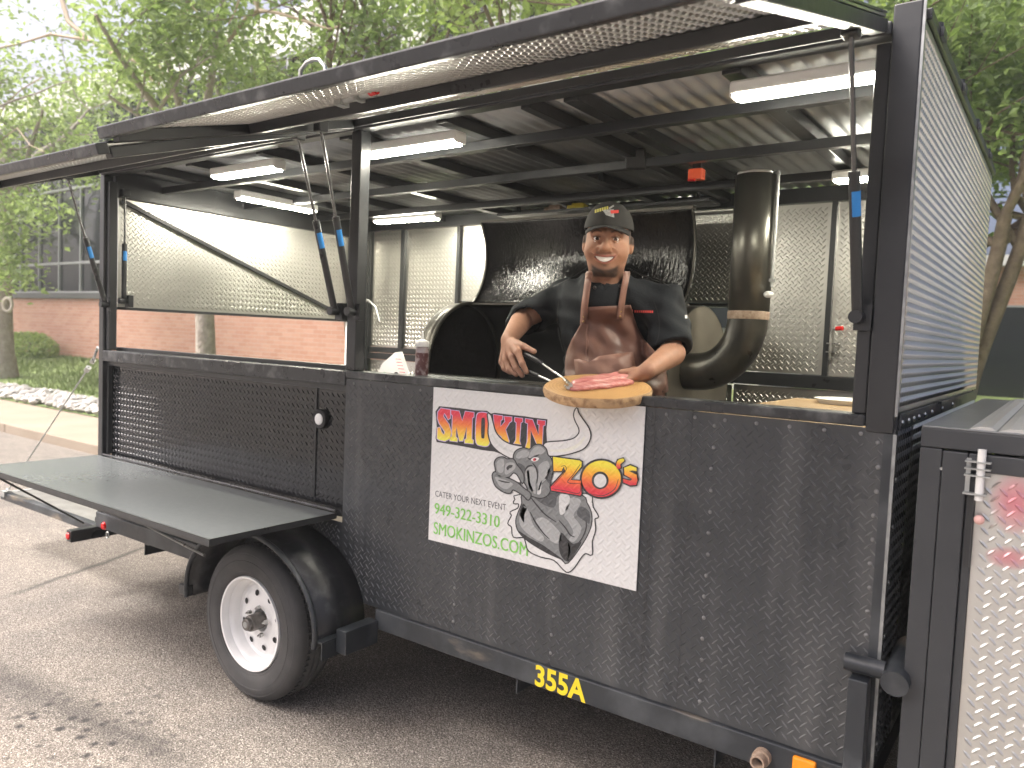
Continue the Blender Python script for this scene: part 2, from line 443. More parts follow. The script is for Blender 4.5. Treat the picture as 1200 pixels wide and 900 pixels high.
# far wall
FY = Y1-.02
def far(x0, x1, z0, z1): return tread('wall_panel', TR, SILVER, (x0, FY, z0), (1, 0, 0), (0, 0, 1), x1-x0, z1-z0, p=.034, L=.031, w=.0075, h=.0042)
far(X0+.06, -4.225, 1.505, 2.408); far(-4.185, -3.665, 1.505, 2.408); far(-3.635, -2.72, 1.87, 2.408); far(-2.68, -1.90, 1.87, 2.408)
far(-1.88, -1.565, 1.87, 2.408); far(-1.56, -1.075, 1.485, 2.408); far(-1.045, X1-.065, 1.485, 2.408)
far(X0+.06, -3.1, .51, 1.40); far(-3.09, -1.57, .51, 1.40); far(-1.56, X1-.065, .51, 1.405)
for x0, x1, z0 in ((-4.224, -4.186, 1.5), (-3.664, -3.636, 1.5), (-2.719, -2.681, 1.85), (-1.899, -1.881, 1.85), (-1.0745, -1.0455, 1.48)):
    part('wall_bar', MB().box((x0, FY-.03, z0), (x1, FY+.01, 2.409)), BLACK, bevel=.002)
part('wall_rail', MB().box((X0+.06, FY-.035, 1.405), (-3.6, FY+.012, 1.455)), BLACK, bevel=.003)
part('wall_rail', MB().box((X0+.06, FY-.02, 1.458), (-3.6, FY+.012, 1.503)), BLACK, bevel=.003)
part('wall_rail', MB().box((-1.56, FY-.035, 1.41), (X1-.065, FY+.012, 1.482)), BLACK, bevel=.003)
part('wall_rail', MB().box((-3.6, FY-.02, 1.845), (-1.562, FY+.012, 1.868)), BLACK, bevel=.003)
part('wall_rail', MB().box((-3.6, FY-.02, 1.405), (-1.562, FY+.012, 1.44)), BLACK, bevel=.003)
q = at(972, 422, 1, FY-.05)
part('locking_pin', MB().tube([q, q+Vector((0, 0, .14)), q+Vector((.006, 0, .16)), q+Vector((.03, -.01, .168))], .007, 8), STEEL, smooth=60)
part('pin_grip', MB().cyl(q+Vector((.026, -.01, .167)), q+Vector((.06, -.02, .17)), .012, n=12), REDL, smooth=40)
for z in (.04, .085): part('pin_bracket', MB().box(q+Vector((-.02, -.006, z)), q+Vector((.04, .03, z+.007))), STEEL)
hk = [at(425, 352, 1, 3.9), at(432, 352, 1, 3.9), at(440, 360, 1, 3.9), at(445, 378, 1, 3.9)]
part('hose', MB().tube(hk, .008, 8), DULLSTEEL, smooth=60)

# hatches
HING = Vector((0, Y0-.012, ZR-.004))
def hatch(x0, x1, yo, zo, label):
    d = Vector((0, yo-HING.y, zo-HING.z)); Lh = d.length; d.normalize()
    nrm = Vector((1, 0, 0)).cross(d)            # U=x, V=d : points down/under
    if nrm.z > 0: nrm = -nrm
    o = Vector((x1, HING.y, HING.z))
    # underside plate: U = -x so that U x V points down
    U = Vector((-1, 0, 0))
    if U.cross(d).z > 0: U = Vector((1, 0, 0)); o.x = x0
    H = tread('raised_hatch', TR, SILVERW, o+d*.03, U, d, x1-x0, Lh-.035, join=True, p=.033, L=.029, label=label)
    up = -nrm
    # plate lies under the frame's top sheet; the frame bars hang below it
    def bar(t0, t1, xa, xb, h=.036, m=BLACK, name='frame_bar'):
        c = Vector(((xa+xb)/2, HING.y, HING.z)) + d*(t0+t1)/2 + nrm*(h/2+.0025)
        return MB().obox(c, ((xb-xa)/2, 0, 0), d*(t1-t0)/2, nrm*h/2).build(name, m, H, bevel=.003)
    bar(.002, .028, x0, x1, .03)
    bar(Lh*.47, Lh*.47+.042, x0+.041, x1-.041)
    bar(.029, Lh-.041, x0, x0+.04); bar(.029, Lh-.041, x1-.04, x1)
    # outer rail
    c = Vector(((x0+x1)/2, HING.y, HING.z)) + d*(Lh-.018) + nrm*.006
    MB().obox(c, ((x1-x0)/2+.002, 0, 0), d*.02, nrm*.018).build('outer_rail', SILLM, H, bevel=.004)
    # top skin
    c = Vector(((x0+x1)/2, HING.y, HING.z)) + d*(Lh/2-.01) - nrm*.012
    MB().obox(c, ((x1-x0)/2, 0, 0), d*(Lh/2-.03), nrm*.003).build('top_skin', BLACKP, H)
    return H, d, nrm, Lh
H1, d1, n1, L1 = hatch(XM+.002, X1-.085, 1.204, 2.205, 'large raised hatch over the serving counter')
H2, d2, n2, L2 = hatch(X0+.01, XM-.004, 1.204, 2.158, 'smaller raised hatch over the fold-down shelf')
# the drooping outer part of the small hatch shows a slot under the large one: edge trim with a latch
q = at(420, 112, 1, 1.62)
part('latch_body', MB().cyl(q+Vector((-.07, 0, -.004)), q+Vector((.05, 0, .004)), .013, n=12).box(q+Vector((-.085, -.02, -.022)), q+Vector((-.06, .02, .02))).box(q+Vector((-.005, -.018, -.018)), q+Vector((.012, .018, .018))), DULLSTEEL, parent=H1, smooth=40)
part('latch_grip', MB().cyl(q+Vector((.05, 0, .004)), q+Vector((.075, 0, .006)), .014, n=12), REDL, parent=H1, smooth=40)
p = at(352, 96, 1, 1.24); p2 = at(381, 90, 1, 1.24)
mid = (p+p2)/2
part('grab_handle', MB().tube([p+Vector((0, 0, -.012)), p+Vector((0, 0, .028)), p*.75+p2*.25+Vector((0, 0, .043)), mid+Vector((0, 0, .047)), p*.25+p2*.75+Vector((0, 0, .043)), p2+Vector((0, 0, .022)), p2+Vector((0, 0, -.012))], .005, 10), STEEL, parent=H1, smooth=60)

# gas struts
def strut(p_top, p_bot, label_at=.55):
    a, b = Vector(p_top), Vector(p_bot)
    k = a.lerp(b, .46)
    s = MB().cyl(k, b, .0145, n=14).build('gas_strut', BLACK, TR, smooth=40)
    MB().cyl(a, k, .0065, n=10).build('strut_rod', ROD, s, smooth=40)
    ax = (b-a).normalized(); tc_ = (Vector((0, 0, 0))+CAM-k); tc_ = (tc_-ax*tc_.dot(ax)).normalized(); sd_ = ax.cross(tc_)
    lab = [[k+(b-a)*f+(tc_*math.cos(q)+sd_*math.sin(q))*.0152 for q in (math.radians(-70+14*i) for i in range(8))] for f in (.07, .16)]
    MB().sheet(lab).build('strut_label', BLUEL, s, smooth=180)
    MB().box(a-Vector((.02, .022, .012)), a+Vector((.02, .022, .03))).build('strut_bracket', BLACK, s, bevel=.004)
    MB().cyl(b-Vector((.0, .03, 0)), b+Vector((0, .03, 0)), .018, n=12).box(b-Vector((.012, -.012, .035)), b+Vector((.032, .04, .035))).build('strut_bracket', BLACK, s, smooth=35)
strut((-.479, 2.0, 2.385), (-.468, 2.222, 1.712))
strut((-2.395, 2.0, 2.39), (-2.44, 2.225, 1.70))
strut((-2.53, 2.0, 2.375), (-2.545, 2.225, 1.70))
strut((-4.459, 2.0, 2.385), (-4.49, 2.225, 1.712))
strut((X0+.075, Y0+.105, 2.36), (X0+.075, Y0+.105, 1.74))

# ceiling lights
def light(c0, c1, z=2.392):
    a, b = Vector((*c0, z)), Vector((*c1, z))
    d = (b-a).normalized(); s = Vector((-d.y, d.x, 0))
    f = MB().obox((a+b)/2+Vector((0, 0, .018)), (b-a)/2, s*.038, Vector((0, 0, .02))).build('ceiling_light', WHITEPL, TR, bevel=.008)
    MB().obox((a+b)/2+Vector((0, 0, -.008)), (b-a)/2-d*.014, s*.028, Vector((0, 0, .007))).build('diffuser', LED, f, bevel=.004)
    for e, sg in ((a, 1), (b, -1)):
        MB().obox(e+d*sg*.004+Vector((0, 0, .01)), d*.005, s*.033, Vector((0, 0, .02))).build('end_cap', WHITEPL, f, bevel=.003)
light((-.90, 2.36), (-.40, 2.36)); light((-.925, 3.72), (-.40, 3.72)); light((-2.57, 2.39), (-2.02, 2.39))
light((-3.67, 2.38), (-3.14, 2.38)); light((-4.08, 2.79), (-4.08, 3.37)); light((-4.01, 3.86), (-3.43, 3.86))

# fender, wheel
WC = Vector((-2.79, 2.005, .34))
FEN = MB()
rr = []
for i in range(33):
    t = math.radians(-8+196*i/32)
    rr.append((WC.x+.452*math.cos(t), .405+.338*math.sin(t)))
FEN.sheet([[(x, 1.985, z) for x, z in rr], [(x, 2.25, z) for x, z in rr]])
FENM = mat('dusty_fender', (.014, .015, .018), .42, base2=(.06, .062, .064), vscale=22, lo=.5, hi=.8, rvar=.12, bump=.0008, bscale=30)
fo = FEN.build('fender', FENM, TR, smooth=180, solid=.004)
MB().tube([(x, 1.987, z) for x, z in rr], .011, 8).build('fender_lip', RAILM, fo, smooth=60)
part('fender_bracket', MB().box((-2.345, 1.99, .385), (-2.30, 2.236, .392)).box((-2.306, 1.992, .32), (-2.30, 2.236, .384)), RAILM)
part('fender_bracket', MB().box((-3.30, 1.985, .36), (-3.235, 2.02, .41)), BLACK, bevel=.004)
part('step_block', MB().box((-2.297, 2.06, .335), (-2.24, 2.236, .43)), RAILM, bevel=.003)
part('inner_wheel_arch', MB().add([(x, 2.247, z) for x, z in rr]+[(WC.x, 2.247, .40)], [(i, i+1, 33) for i in range(32)]), BLACKP)
wheel = MB()
W2 = .102
tp = [(.196, .03), (.205, .008), (.214, .002), (.219, -.002), (.222, -.0015), (.226, -.005), (.25, -.008), (.274, -.0085), (.276, -.0065), (.279, -.0085), (.30, -.005), (.304, -.002), (.307, -.003), (.318, .004), (.330, .016), (.336, .03), (.337, .05), (.325, .052), (.325, .058), (.339, .06), (.34, .084), (.327, .086), (.327, .092), (.341, .094), (.341, .112), (.327, .114), (.327, .12), (.34, .122), (.339, .146), (.325, .148), (.325, .154), (.337, .156), (.33, .18), (.31, .2), (.26, .208), (.21, .2), (.196, .18)]
tyre = MB().lathe(WC, (0, 1, 0), tp, 64).build('wheel', RUBBER, TR, smooth=35)
tyre['label'] = 'black tyre on a white steel trailer rim'
tr_ = MB()
for i in range(72):
    a = 2*math.pi*i/72
    c, s = math.cos(a), math.sin(a)
    p = WC+Vector((c*.3385, .0545, s*.3385))
    tr_.obox(p, Vector((c, 0, s))*.003, Vector((0, .012, 0)), Vector((-s, 0, c))*.0055)
tag(tr_.build('tread_blocks', RUBBER, tyre), kind='stuff')
# bead ring lettering band on the sidewall
MB().lathe(WC+Vector((0, -.0065, 0)), (0, 1, 0), [(.278, .0015), (.279, 0), (.283, 0), (.284, .0015)], 64).build('sidewall_ring', RUBBER, tyre, smooth=35)
rim = MB().lathe(WC, (0, 1, 0), [(.199, .034), (.206, .006), (.204, -.002), (.196, -.002), (.191, .006), (.187, .03), (.18, .036), (.172, .05), (.168, .075), (.16, .08), (.15, .077), (.138, .067), (.10, .06), (.085, .058), (.072, .06), (.05, .06), (.05, .12)], 64).build('rim', RIMW, tyre, smooth=35)
for i in range(8):
    a = 2*math.pi*(i+.3)/8
    c = WC+Vector((math.cos(a)*.119, .0635, math.sin(a)*.119))
    nrm = Vector((math.cos(a)*.17, -.985, math.sin(a)*.17)).normalized()
    t = Vector((-math.sin(a), 0, math.cos(a))); s2 = nrm.cross(t)
    MB().add([c+nrm*.0035+(t*math.cos(q)*.0135+s2*math.sin(q)*.0135) for q in (2*math.pi*k/16 for k in range(16))], [tuple(range(16))]).build('rim_hole', DARK, tyre)
MB().lathe(WC, (0, 1, 0), [(0, -.018), (.022, -.018), (.026, -.014), (.027, .0), (.034, .002), (.036, .01), (.036, .062)], 28).build('hub', mat('greasy_hub', (.16, .15, .14), .45, .7, var=.4, vscale=40), tyre, smooth=35)
MB().lathe(WC+Vector((0, -.02, 0)), (0, 1, 0), [(0, 0), (.012, 0), (.016, .004), (.017, .01), (.02, .012)], 20).build('hub_cap', DULLSTEEL, tyre, smooth=35)
for i in range(5):
    a = 2*math.pi*(i+.15)/5
    c = WC+Vector((math.cos(a)*.062, .05, math.sin(a)*.062))
    MB().cyl(c, c+Vector((0, -.016, 0)), .0095, n=6).cyl(c+Vector((0, -.016, 0)), c+Vector((0, -.026, 0)), .007, .004, n=6).build('wheel_nut', STEEL, tyre)
# the wheel on the kerb side
MB().lathe((WC.x, Y1+.19, .34), (0, -1, 0), tp, 40).build('wheel', RUBBER, TR, smooth=35)

# rear lights, ramp and cables
q = at(96, 622, 0, X0-.04)
part('bumper_tube', MB().box((X0-.10, 2.12, .315), (X0-.045, 3.1, .385)), BLACK, bevel=.004)
c = Vector((X0-.072, 2.117, .35))
part('tail_light', MB().lathe(c, (0, -1, 0), [(0, .008), (.015, .008), (.02, .004), (.021, 0)], 16), REDL, smooth=50)
q = at(123, 616, 1, Y0-.006)
part('side_marker_light', MB().lathe(q, (0, -1, 0), [(0, .018), (.018, .016), (.023, .008), (.023, -.005)], 16), REDL, smooth=50)
q = at(126, 625, 1, Y0-.02)
part('tie_ring', MB().tube([q+Vector((math.cos(a)*.014, 0, math.sin(a)*.018-.01)) for a in (2*math.pi*k/12 for k in range(13))], .004, 6), DULLSTEEL, smooth=60)
q = at(944, 896, 1, Y0-.012)
part('amber_marker', MB().box((q.x-.035, Y0-.024, q.z-.05), (q.x+.03, Y0-.0045, q.z+.018)), AMBER, bevel=.006)
q = at(893, 887, 1, Y0-.02)
RUST = mat('rusty_pipe', (.2, .12, .08), .75, base2=(.42, .33, .25), vscale=60)
part('drain_pipe', MB().lathe(q+Vector((0, .03, 0)), (0, -1, 0), [(.012, .04), (.016, .075), (.021, .075), (.021, .045), (.026, .045), (.026, .02), (.023, .018), (.023, -.02)], 24), RUST, smooth=35)
# front swing pipe
q = at(1048, 802, 1, 2.17)
part('pipe_socket', MB().cyl(q, q+Vector((0, .22, .03)), .034, n=24), RAILM, smooth=35)
part('swing_pipe', MB().cyl((q.x-.13, 2.215, q.z+.012), (q.x-.03, 2.215, q.z+.012), .024, n=20), RAILM, smooth=35)
part('jack_leg', MB().box((X1-.062, 2.18, .02), (X1-.012, 2.23, q.z-.02)), RAILM, bevel=.004)
part('jack_foot', MB().box((X1-.11, 2.13, 0), (X1+.03, 2.27, .02)), RAILM)
# rear ramp, lowered
rx = at(4, 579, 1, 2.30); zr = at(60, 600, 1, 2.30).z
RAMP = part('lowered_ramp', MB().box((rx.x, 2.28, zr-.025), (X0-.106, 2.33, zr+.025)), RAILM, bevel=.003)
part('ramp_bar', MB().box((rx.x, Y1-.33, zr-.025), (X0-.106, Y1-.28, zr+.025)), DULLSTEEL, parent=RAMP)
part('ramp_bar', MB().box((rx.x+.001, 2.331, zr-.024), (rx.x+.05, Y1-.331, zr+.024)), DULLSTEEL, parent=RAMP)
gr = MB()
x = rx.x+.06
while x < X0-.11:
    gr.box((x, 2.331, zr+.005), (x+.006, Y1-.331, zr+.02)); x += .035
for y in np.arange(2.4, Y1-.34, .12): gr.box((rx.x+.051, y, zr-.006), (X0-.11, y+.008, zr+.004))
tag(gr.build('ramp_grating', mat('white_grating', (.55, .55, .53), .5, .3, var=.15), RAMP), kind='stuff')
part('ramp_hinge', MB().cyl((X0-.055, 2.27, .425), (X0-.055, Y1-.3, .425), .02, n=10).box((X0-.106, 2.3, zr-.02), (X0-.05, 4.0, zr+.0)), BLACK, smooth=40)
ca, cb = at(109, 415, 0, X0), at(32, 566, 1, 2.31)
ca = Vector((X0-.012, 2.262, 1.447)); cb = Vector((rx.x+.06, 2.30, zr+.03))
part('ramp_cable', MB().cyl(ca.lerp(cb, .1), cb, .0045, n=8), DULLSTEEL, smooth=40)
part('cable_shackle', MB().tube([ca+Vector((.012, 0, .005)), ca+Vector((-.03, 0, .012)), ca+Vector((-.045, 0, -.01)), ca.lerp(cb, .06)], .009, 8).cyl(ca.lerp(cb, .06), ca.lerp(cb, .075), .014, n=10), STEEL, smooth=40)
part('cable_clamp', MB().cyl(ca.lerp(cb, .105), ca.lerp(cb, .125), .016, n=10), STEEL, smooth=40)
part('cable_anchor', MB().box(cb+Vector((-.03, -.03, -.03)), cb+Vector((.03, .02, .01))).tube([cb+Vector((math.cos(a)*.022, 0, math.sin(a)*.022)) for a in (2*math.pi*k/12 for k in range(13))], .005, 6), DULLSTEEL)
# ------------------------------------------------------------------ lettering and the printed banner
def tread_relief(m, dist=.0019, p=.034):
    """the tread plate's lugs pressing through the vinyl: fine relief only"""
    N, L, P = NT(m)
    tc = N.new('ShaderNodeTexCoord'); sp = N.new('ShaderNodeSeparateXYZ')
    L.new(tc.outputs['Object'], sp.inputs[0])
    tot = None
    for lat, sg in ((0, 1), (.5, -1)):
        a = mth(N, L, 'SUBTRACT', mth(N, L, 'FRACT', mth(N, L, 'ADD', mth(N, L, 'DIVIDE', sp.outputs[0], p), 50+lat)), .5)
        b = mth(N, L, 'SUBTRACT', mth(N, L, 'FRACT', mth(N, L, 'ADD', mth(N, L, 'DIVIDE', sp.outputs[2], p), 50+lat)), .5)
        u = mth(N, L, 'ADD', a, mth(N, L, 'MULTIPLY', b, -sg))
        v = mth(N, L, 'ADD', a, mth(N, L, 'MULTIPLY', b, sg))
        u2 = mth(N, L, 'POWER', mth(N, L, 'DIVIDE', u, .62), 2)
        v2 = mth(N, L, 'POWER', mth(N, L, 'DIVIDE', v, .24), 2)
        l = mth(N, L, 'SUBTRACT', 1, mth(N, L, 'ADD', u2, v2), clamp=True)
        tot = l if tot is None else mth(N, L, 'MAXIMUM', tot, l)
    bp = N.new('ShaderNodeBump'); bp.inputs['Distance'].default_value = dist; bp.inputs['Strength'].default_value = .8
    L.new(tot, bp.inputs['Height']); L.new(bp.outputs[0], P.inputs['Normal'])
    return m
def vinyl(name, col): return tread_relief(mat(name, col, .5))
VW = tread_relief(mat('white_vinyl', (.72, .72, .71), .5, base2=(.66, .66, .65), vscale=3))
VK = vinyl('black_print', (.035, .035, .037))
VG1 = vinyl('grey_print', (.2, .21, .21)); VG2 = vinyl('light_grey_print', (.36, .37, .37)); VG3 = vinyl('dark_grey_print', (.09, .095, .1)); VG4 = vinyl('pale_grey_print', (.6, .61, .6))
VGR = vinyl('green_print', (.22, .55, .11)); VR = vinyl('red_print', (.7, .06, .07)); VLIL = vinyl('lilac_print', (.55, .45, .72)); VCR = vinyl('cream_print', (.74, .74, .66))
def gradient(name, z0, z1, stops):
    m = vinyl(name, (.5, .5, .5))
    N, L, P = NT(m)
    tc = N.new('ShaderNodeTexCoord'); sp = N.new('ShaderNodeSeparateXYZ'); L.new(tc.outputs['Object'], sp.inputs[0])
    f = mth(N, L, 'DIVIDE', mth(N, L, 'SUBTRACT', sp.outputs[2], z0), z1-z0, clamp=True)
    L.new(ramp(N, L, f, stops), P.inputs['Base Color'])
    return m
YB = Y0-.0065
def text_obj(name, body, x0, x1, z0, z1, y, m, parent, bold=0., shear=0.):
    cu = bpy.data.curves.new(name, 'FONT'); cu.body = body; cu.offset = bold; cu.shear = shear; cu.resolution_u = 4
    ob = bpy.data.objects.new(name, cu); COL.objects.link(ob)
    bpy.context.view_layer.update()
    me = bpy.data.meshes.new_from_object(ob.evaluated_get(bpy.context.evaluated_depsgraph_get()))
    bpy.data.objects.remove(ob); bpy.data.curves.remove(cu)
    v = np.array([tuple(q.co) for q in me.vertices]); lo, hi = v.min(0), v.max(0)
    for q in me.vertices:
        q.co = (x0+(q.co.x-lo[0])/(hi[0]-lo[0])*(x1-x0), y, z0+(q.co.y-lo[1])/(hi[1]-lo[1])*(z1-z0))
    me.name = name
    return mesh_obj(name, me, m, parent)

BAN = MB().box((-1.988, YB, .816), (-1.086, YB+.003, 1.416)).build('banner', VW, TR)
BAN['label'] = 'white vinyl banner printed with a bull head and SMOKIN ZO\'s lettering'
def cat_rom(pts, n=4):
    out = []
    k = len(pts)
    for i in range(k):
        p0, p1, p2, p3 = (np.array(pts[(i+j) % k], float) for j in (-1, 0, 1, 2))
        for t in np.arange(n)/n:
            out.append(tuple(.5*(2*p1+(p2-p0)*t+(2*p0-5*p1+4*p2-p3)*t*t+(3*p1-p0-3*p2+p3)*t**3)))
    return out
def offset(pts, d):
    P = np.array(pts, float); nx = np.roll(P, -1, 0); pv = np.roll(P, 1, 0)
    A = (P[:, 0]*nx[:, 1]-nx[:, 0]*P[:, 1]).sum()
    t1 = P-pv; t2 = nx-P
    t1 /= np.linalg.norm(t1, axis=1)[:, None]+1e-9; t2 /= np.linalg.norm(t2, axis=1)[:, None]+1e-9
    n1 = np.stack([t1[:, 1], -t1[:, 0]], 1); n2 = np.stack([t2[:, 1], -t2[:, 0]], 1)
    n = n1+n2; n /= np.maximum(np.linalg.norm(n, axis=1), .6)[:, None]
    return [tuple(q) for q in P+n*d*(1 if A > 0 else -1)]
ZA, ZB, ZC = (500, 460), (580, 560), (600, 460)
def shape(name, org, pts, layer, m, smooth=0, off=0, parent=BAN, hole=None):
    y = YB-.0005*layer
    def conv(ps):
        if smooth: ps = cat_rom(ps, smooth)
        if off: ps = offset(ps, off)
        return [at(org[0]+a/7.5, org[1]+b/7.5, 1, y) for a, b in ps]
    P = conv(pts)
    if hole is None: return MB().add(P, [tuple(range(len(P)))]).build(name, m, parent)
    Hh = [at(org[0]+a/7.5, org[1]+b/7.5, 1, y) for a, b in hole]
    k = len(P)
    return MB().add(P+Hh, [(i, (i+1) % k, k+(i+1) % k, k+i) for i in range(k)]).build(name, m, parent)
def stroke(name, org, pts, layer, m, w=5):
    y = YB-.0005*layer
    P = np.array(cat_open(pts), float)
    t = np.gradient(P, axis=0); t /= np.linalg.norm(t, axis=1)[:, None]+1e-9
    n = np.stack([t[:, 1], -t[:, 0]], 1)
    k = len(P); ww = w*(.35+.65*np.sin(np.linspace(.15, math.pi-.15, k)))[:, None]
    a, b = P+n*ww/2, P-n*ww/2
    return MB().sheet([[at(org[0]+q[0]/7.5, org[1]+q[1]/7.5, 1, y) for q in s] for s in (a, b)]).build(name, m, BAN)
def cat_open(pts, n=5):
    pts = [pts[0]]+list(pts)+[pts[-1]]
    out = []
    for i in range(1, len(pts)-2):
        p0, p1, p2, p3 = (np.array(pts[i+j], float) for j in (-1, 0, 1, 2))
        for t in np.arange(n)/n: out.append(.5*(2*p1+(p2-p0)*t+(2*p0-5*p1+4*p2-p3)*t*t+(3*p1-p0-3*p2+p3)*t**3))
    return out+[np.array(pts[-1], float)]

# SMOKIN
GZ0, GZ1 = at(560, 522, 1, YB).z, at(560, 484, 1, YB).z
GR1 = gradient('fire_print', GZ0, GZ1, ((.05, (.8, .75, .1)), (.3, (.86, .5, .06)), (.58, (.8, .2, .05)), (.85, (.7, .05, .08))))
shape('letter_shadow', ZA, [(78, 165), (110, 120), (200, 128), (300, 138), (420, 155), (530, 160), (565, 185), (600, 178), (760, 198), (860, 208), (950, 222), (1062, 235), (1052, 330), (1058, 440), (1000, 478), (900, 500), (800, 545), (740, 575), (600, 520), (500, 508), (300, 470), (88, 435), (78, 400), (88, 300)], 1, VK)
LET = {
 'S': [(100, 170), (125, 138), (175, 147), (206, 150), (206, 225), (188, 238), (170, 200), (155, 180), (146, 210), (195, 280), (216, 350), (205, 405), (160, 427), (110, 417), (92, 402), (95, 310), (115, 305), (132, 350), (152, 372), (160, 345), (112, 272), (96, 225)],
 'M': [(215, 155), (285, 164), (312, 250), (340, 166), (415, 176), (413, 216), (400, 222), (395, 410), (410, 420), (408, 450), (335, 443), (335, 415), (350, 405), (352, 300), (318, 425), (288, 425), (260, 300), (255, 390), (270, 405), (268, 432), (205, 424), (208, 395), (222, 385), (228, 200), (215, 190)],
 'K': [(588, 195), (665, 205), (665, 235), (650, 245), (648, 300), (690, 255), (680, 210), (748, 216), (746, 250), (728, 262), (692, 325), (722, 425), (722, 452), (680, 440), (655, 385), (640, 375), (600, 335)],
 'I': [(775, 220), (842, 228), (842, 256), (826, 266), (815, 425), (826, 455), (766, 447), (785, 420), (790, 265), (775, 252)],
 'N': [(868, 230), (930, 240), (983, 372), (990, 282), (975, 276), (975, 242), (1042, 250), (1039, 286), (1022, 292), (1015, 460), (970, 456), (915, 330), (908, 492), (868, 484), (885, 430), (890, 272), (868, 262)]}
for ch, pts in LET.items():
    shape('letter', ZA, pts, 2, VLIL, off=7); shape('letter', ZA, pts, 3, GR1)
Oo = cat_rom([(442, 200), (475, 176), (528, 182), (550, 205), (552, 330), (550, 440), (528, 470), (478, 466), (436, 440), (432, 320)], 3)
Oi = cat_rom([(482, 235), (492, 222), (504, 222), (512, 236), (512, 310), (508, 390), (500, 404), (488, 402), (480, 390), (478, 320)], 3)
shape('letter', ZA, Oo, 2, VLIL, off=7); shape('letter', ZA, Oo, 3, GR1, hole=Oi)
shape('letter', ZA, Oi, 3.2, VK)
# bull: torn paper, chest, head, muzzle, horns
torn = [(225, 150), (182, 190), (168, 222), (210, 226), (204, 270), (138, 302), (150, 332), (118, 400), (150, 430), (165, 517), (252, 520), (275, 570), (300, 640), (400, 690), (520, 720), (600, 800), (645, 826), (700, 780), (760, 690), (800, 660), (852, 672), (850, 560), (880, 460), (874, 362), (906, 340), (860, 260), (850, 210), (790, 140)]
shape('torn_edge', ZB, torn, 3.4, VK, smooth=3, off=11); shape('torn_edge', ZB, torn, 3.7, VW, smooth=3)
chest = [(240, 150), (330, 120), (560, 110), (770, 160), (805, 220), (842, 300), (848, 385), (825, 470), (762, 585), (640, 745), (590, 715), (500, 655), (380, 590), (252, 512), (200, 450), (188, 370), (210, 300), (240, 222)]
shape('bull_chest', ZB, chest, 4, VK, smooth=3, off=10); shape('bull_chest', ZB, chest, 4.3, VG1, smooth=3)
for pts, mm in (([(250, 250), (300, 300), (340, 420), (430, 520), (400, 560), (300, 500), (230, 430), (215, 360)], VG2), ([(330, 140), (420, 230), (520, 260), (545, 170), (560, 130)], VG3), ([(565, 165), (600, 140), (655, 160), (650, 250), (610, 310), (570, 315)], VG4), ([(660, 180), (750, 190), (740, 250), (690, 330), (740, 400), (760, 460), (700, 560), (650, 540), (690, 480), (640, 380), (610, 330)], VG2), ([(360, 370), (430, 350), (520, 420), (580, 500), (560, 580), (470, 540), (400, 470)], VG2), ([(580, 480), (640, 540), (690, 580), (760, 560), (720, 640), (645, 735), (585, 690), (560, 600)], VK), ([(640, 560), (662, 600), (660, 660), (636, 730), (645, 640)], VW), ([(755, 250), (830, 300), (830, 400), (790, 380), (720, 320)], VG3), ([(200, 460), (300, 525), (420, 590), (560, 690), (600, 725), (470, 670), (330, 590), (240, 520)], VK), ([(245, 225), (280, 270), (260, 320), (255, 390), (228, 350), (215, 310)], VK)):
    shape('bull_chest', ZB, pts, 4.6, mm, smooth=3)
for pts in ([(300, 150), (360, 230), (440, 320), (540, 390)], [(310, 300), (350, 380), (420, 480), (480, 540)], [(560, 370), (620, 440), (660, 500), (700, 520)], [(800, 370), (800, 450), (760, 540), (690, 620)]):
    stroke('bull_chest', ZB, pts, 4.9, VK, 13)
lh = [(538, 190), (548, 275), (545, 360), (572, 450), (640, 520), (735, 573), (775, 577), (845, 500), (838, 478), (740, 458), (662, 418), (605, 350), (580, 270), (562, 205)]
rh = [(568, 138), (546, 190), (560, 250), (590, 310), (590, 360), (540, 408), (440, 430), (310, 440), (280, 475), (310, 548), (430, 550), (560, 520), (640, 480), (686, 400), (675, 320), (622, 240), (582, 180)]
shape('bull_horn', ZA, lh, 5, VK, smooth=3, off=11); shape('bull_horn', ZA, lh, 5.3, VW, smooth=3)
shape('bull_horn', ZC, rh, 5, VK, smooth=3, off=11); shape('bull_horn', ZC, rh, 5.3, VW, smooth=3)
stroke('bull_horn', ZA, [(575, 360), (620, 440), (700, 500), (780, 530)], 5.5, VG4, 22)
stroke('bull_horn', ZC, [(330, 510), (450, 510), (570, 470), (640, 390)], 5.5, VCR, 30)
head = [(770, 545), (795, 510), (850, 490), (905, 502), (945, 466), (1000, 463), (1045, 495), (1062, 550), (1090, 580), (1110, 660), (1100, 720), (1080, 800), (1085, 850), (1060, 900), (1010, 925), (950, 915), (905, 890), (880, 820), (830, 740), (790, 640), (768, 590)]
shape('bull_head', ZA, head, 6, VK, smooth=3, off=11); shape('bull_head', ZA, head, 6.3, VG1, smooth=3)
for pts, mm in (([(800, 530), (850, 505), (900, 520), (890, 560), (820, 580), (785, 570)], VG2), ([(910, 530), (950, 480), (1000, 475), (1040, 510), (1010, 540), (950, 550), (900, 580)], VG2), ([(870, 690), (920, 650), (965, 680), (970, 740), (955, 800), (960, 890), (915, 860), (880, 790)], VG2), ([(880, 700), (900, 690), (910, 790), (940, 870), (900, 840)], VG4), ([(985, 640), (1060, 600), (1085, 680), (1060, 750), (1010, 800), (985, 870), (970, 760), (985, 700)], VG2), ([(990, 820), (1010, 770), (1005, 850), (1000, 890), (970, 890)], VG4), ([(1062, 690), (1100, 640), (1100, 720), (1082, 800), (1050, 760)], VG3), ([(800, 620), (850, 640), (870, 680), (860, 740), (820, 690)], VG3)):
    shape('bull_head', ZA, pts, 6.6, mm, smooth=3)
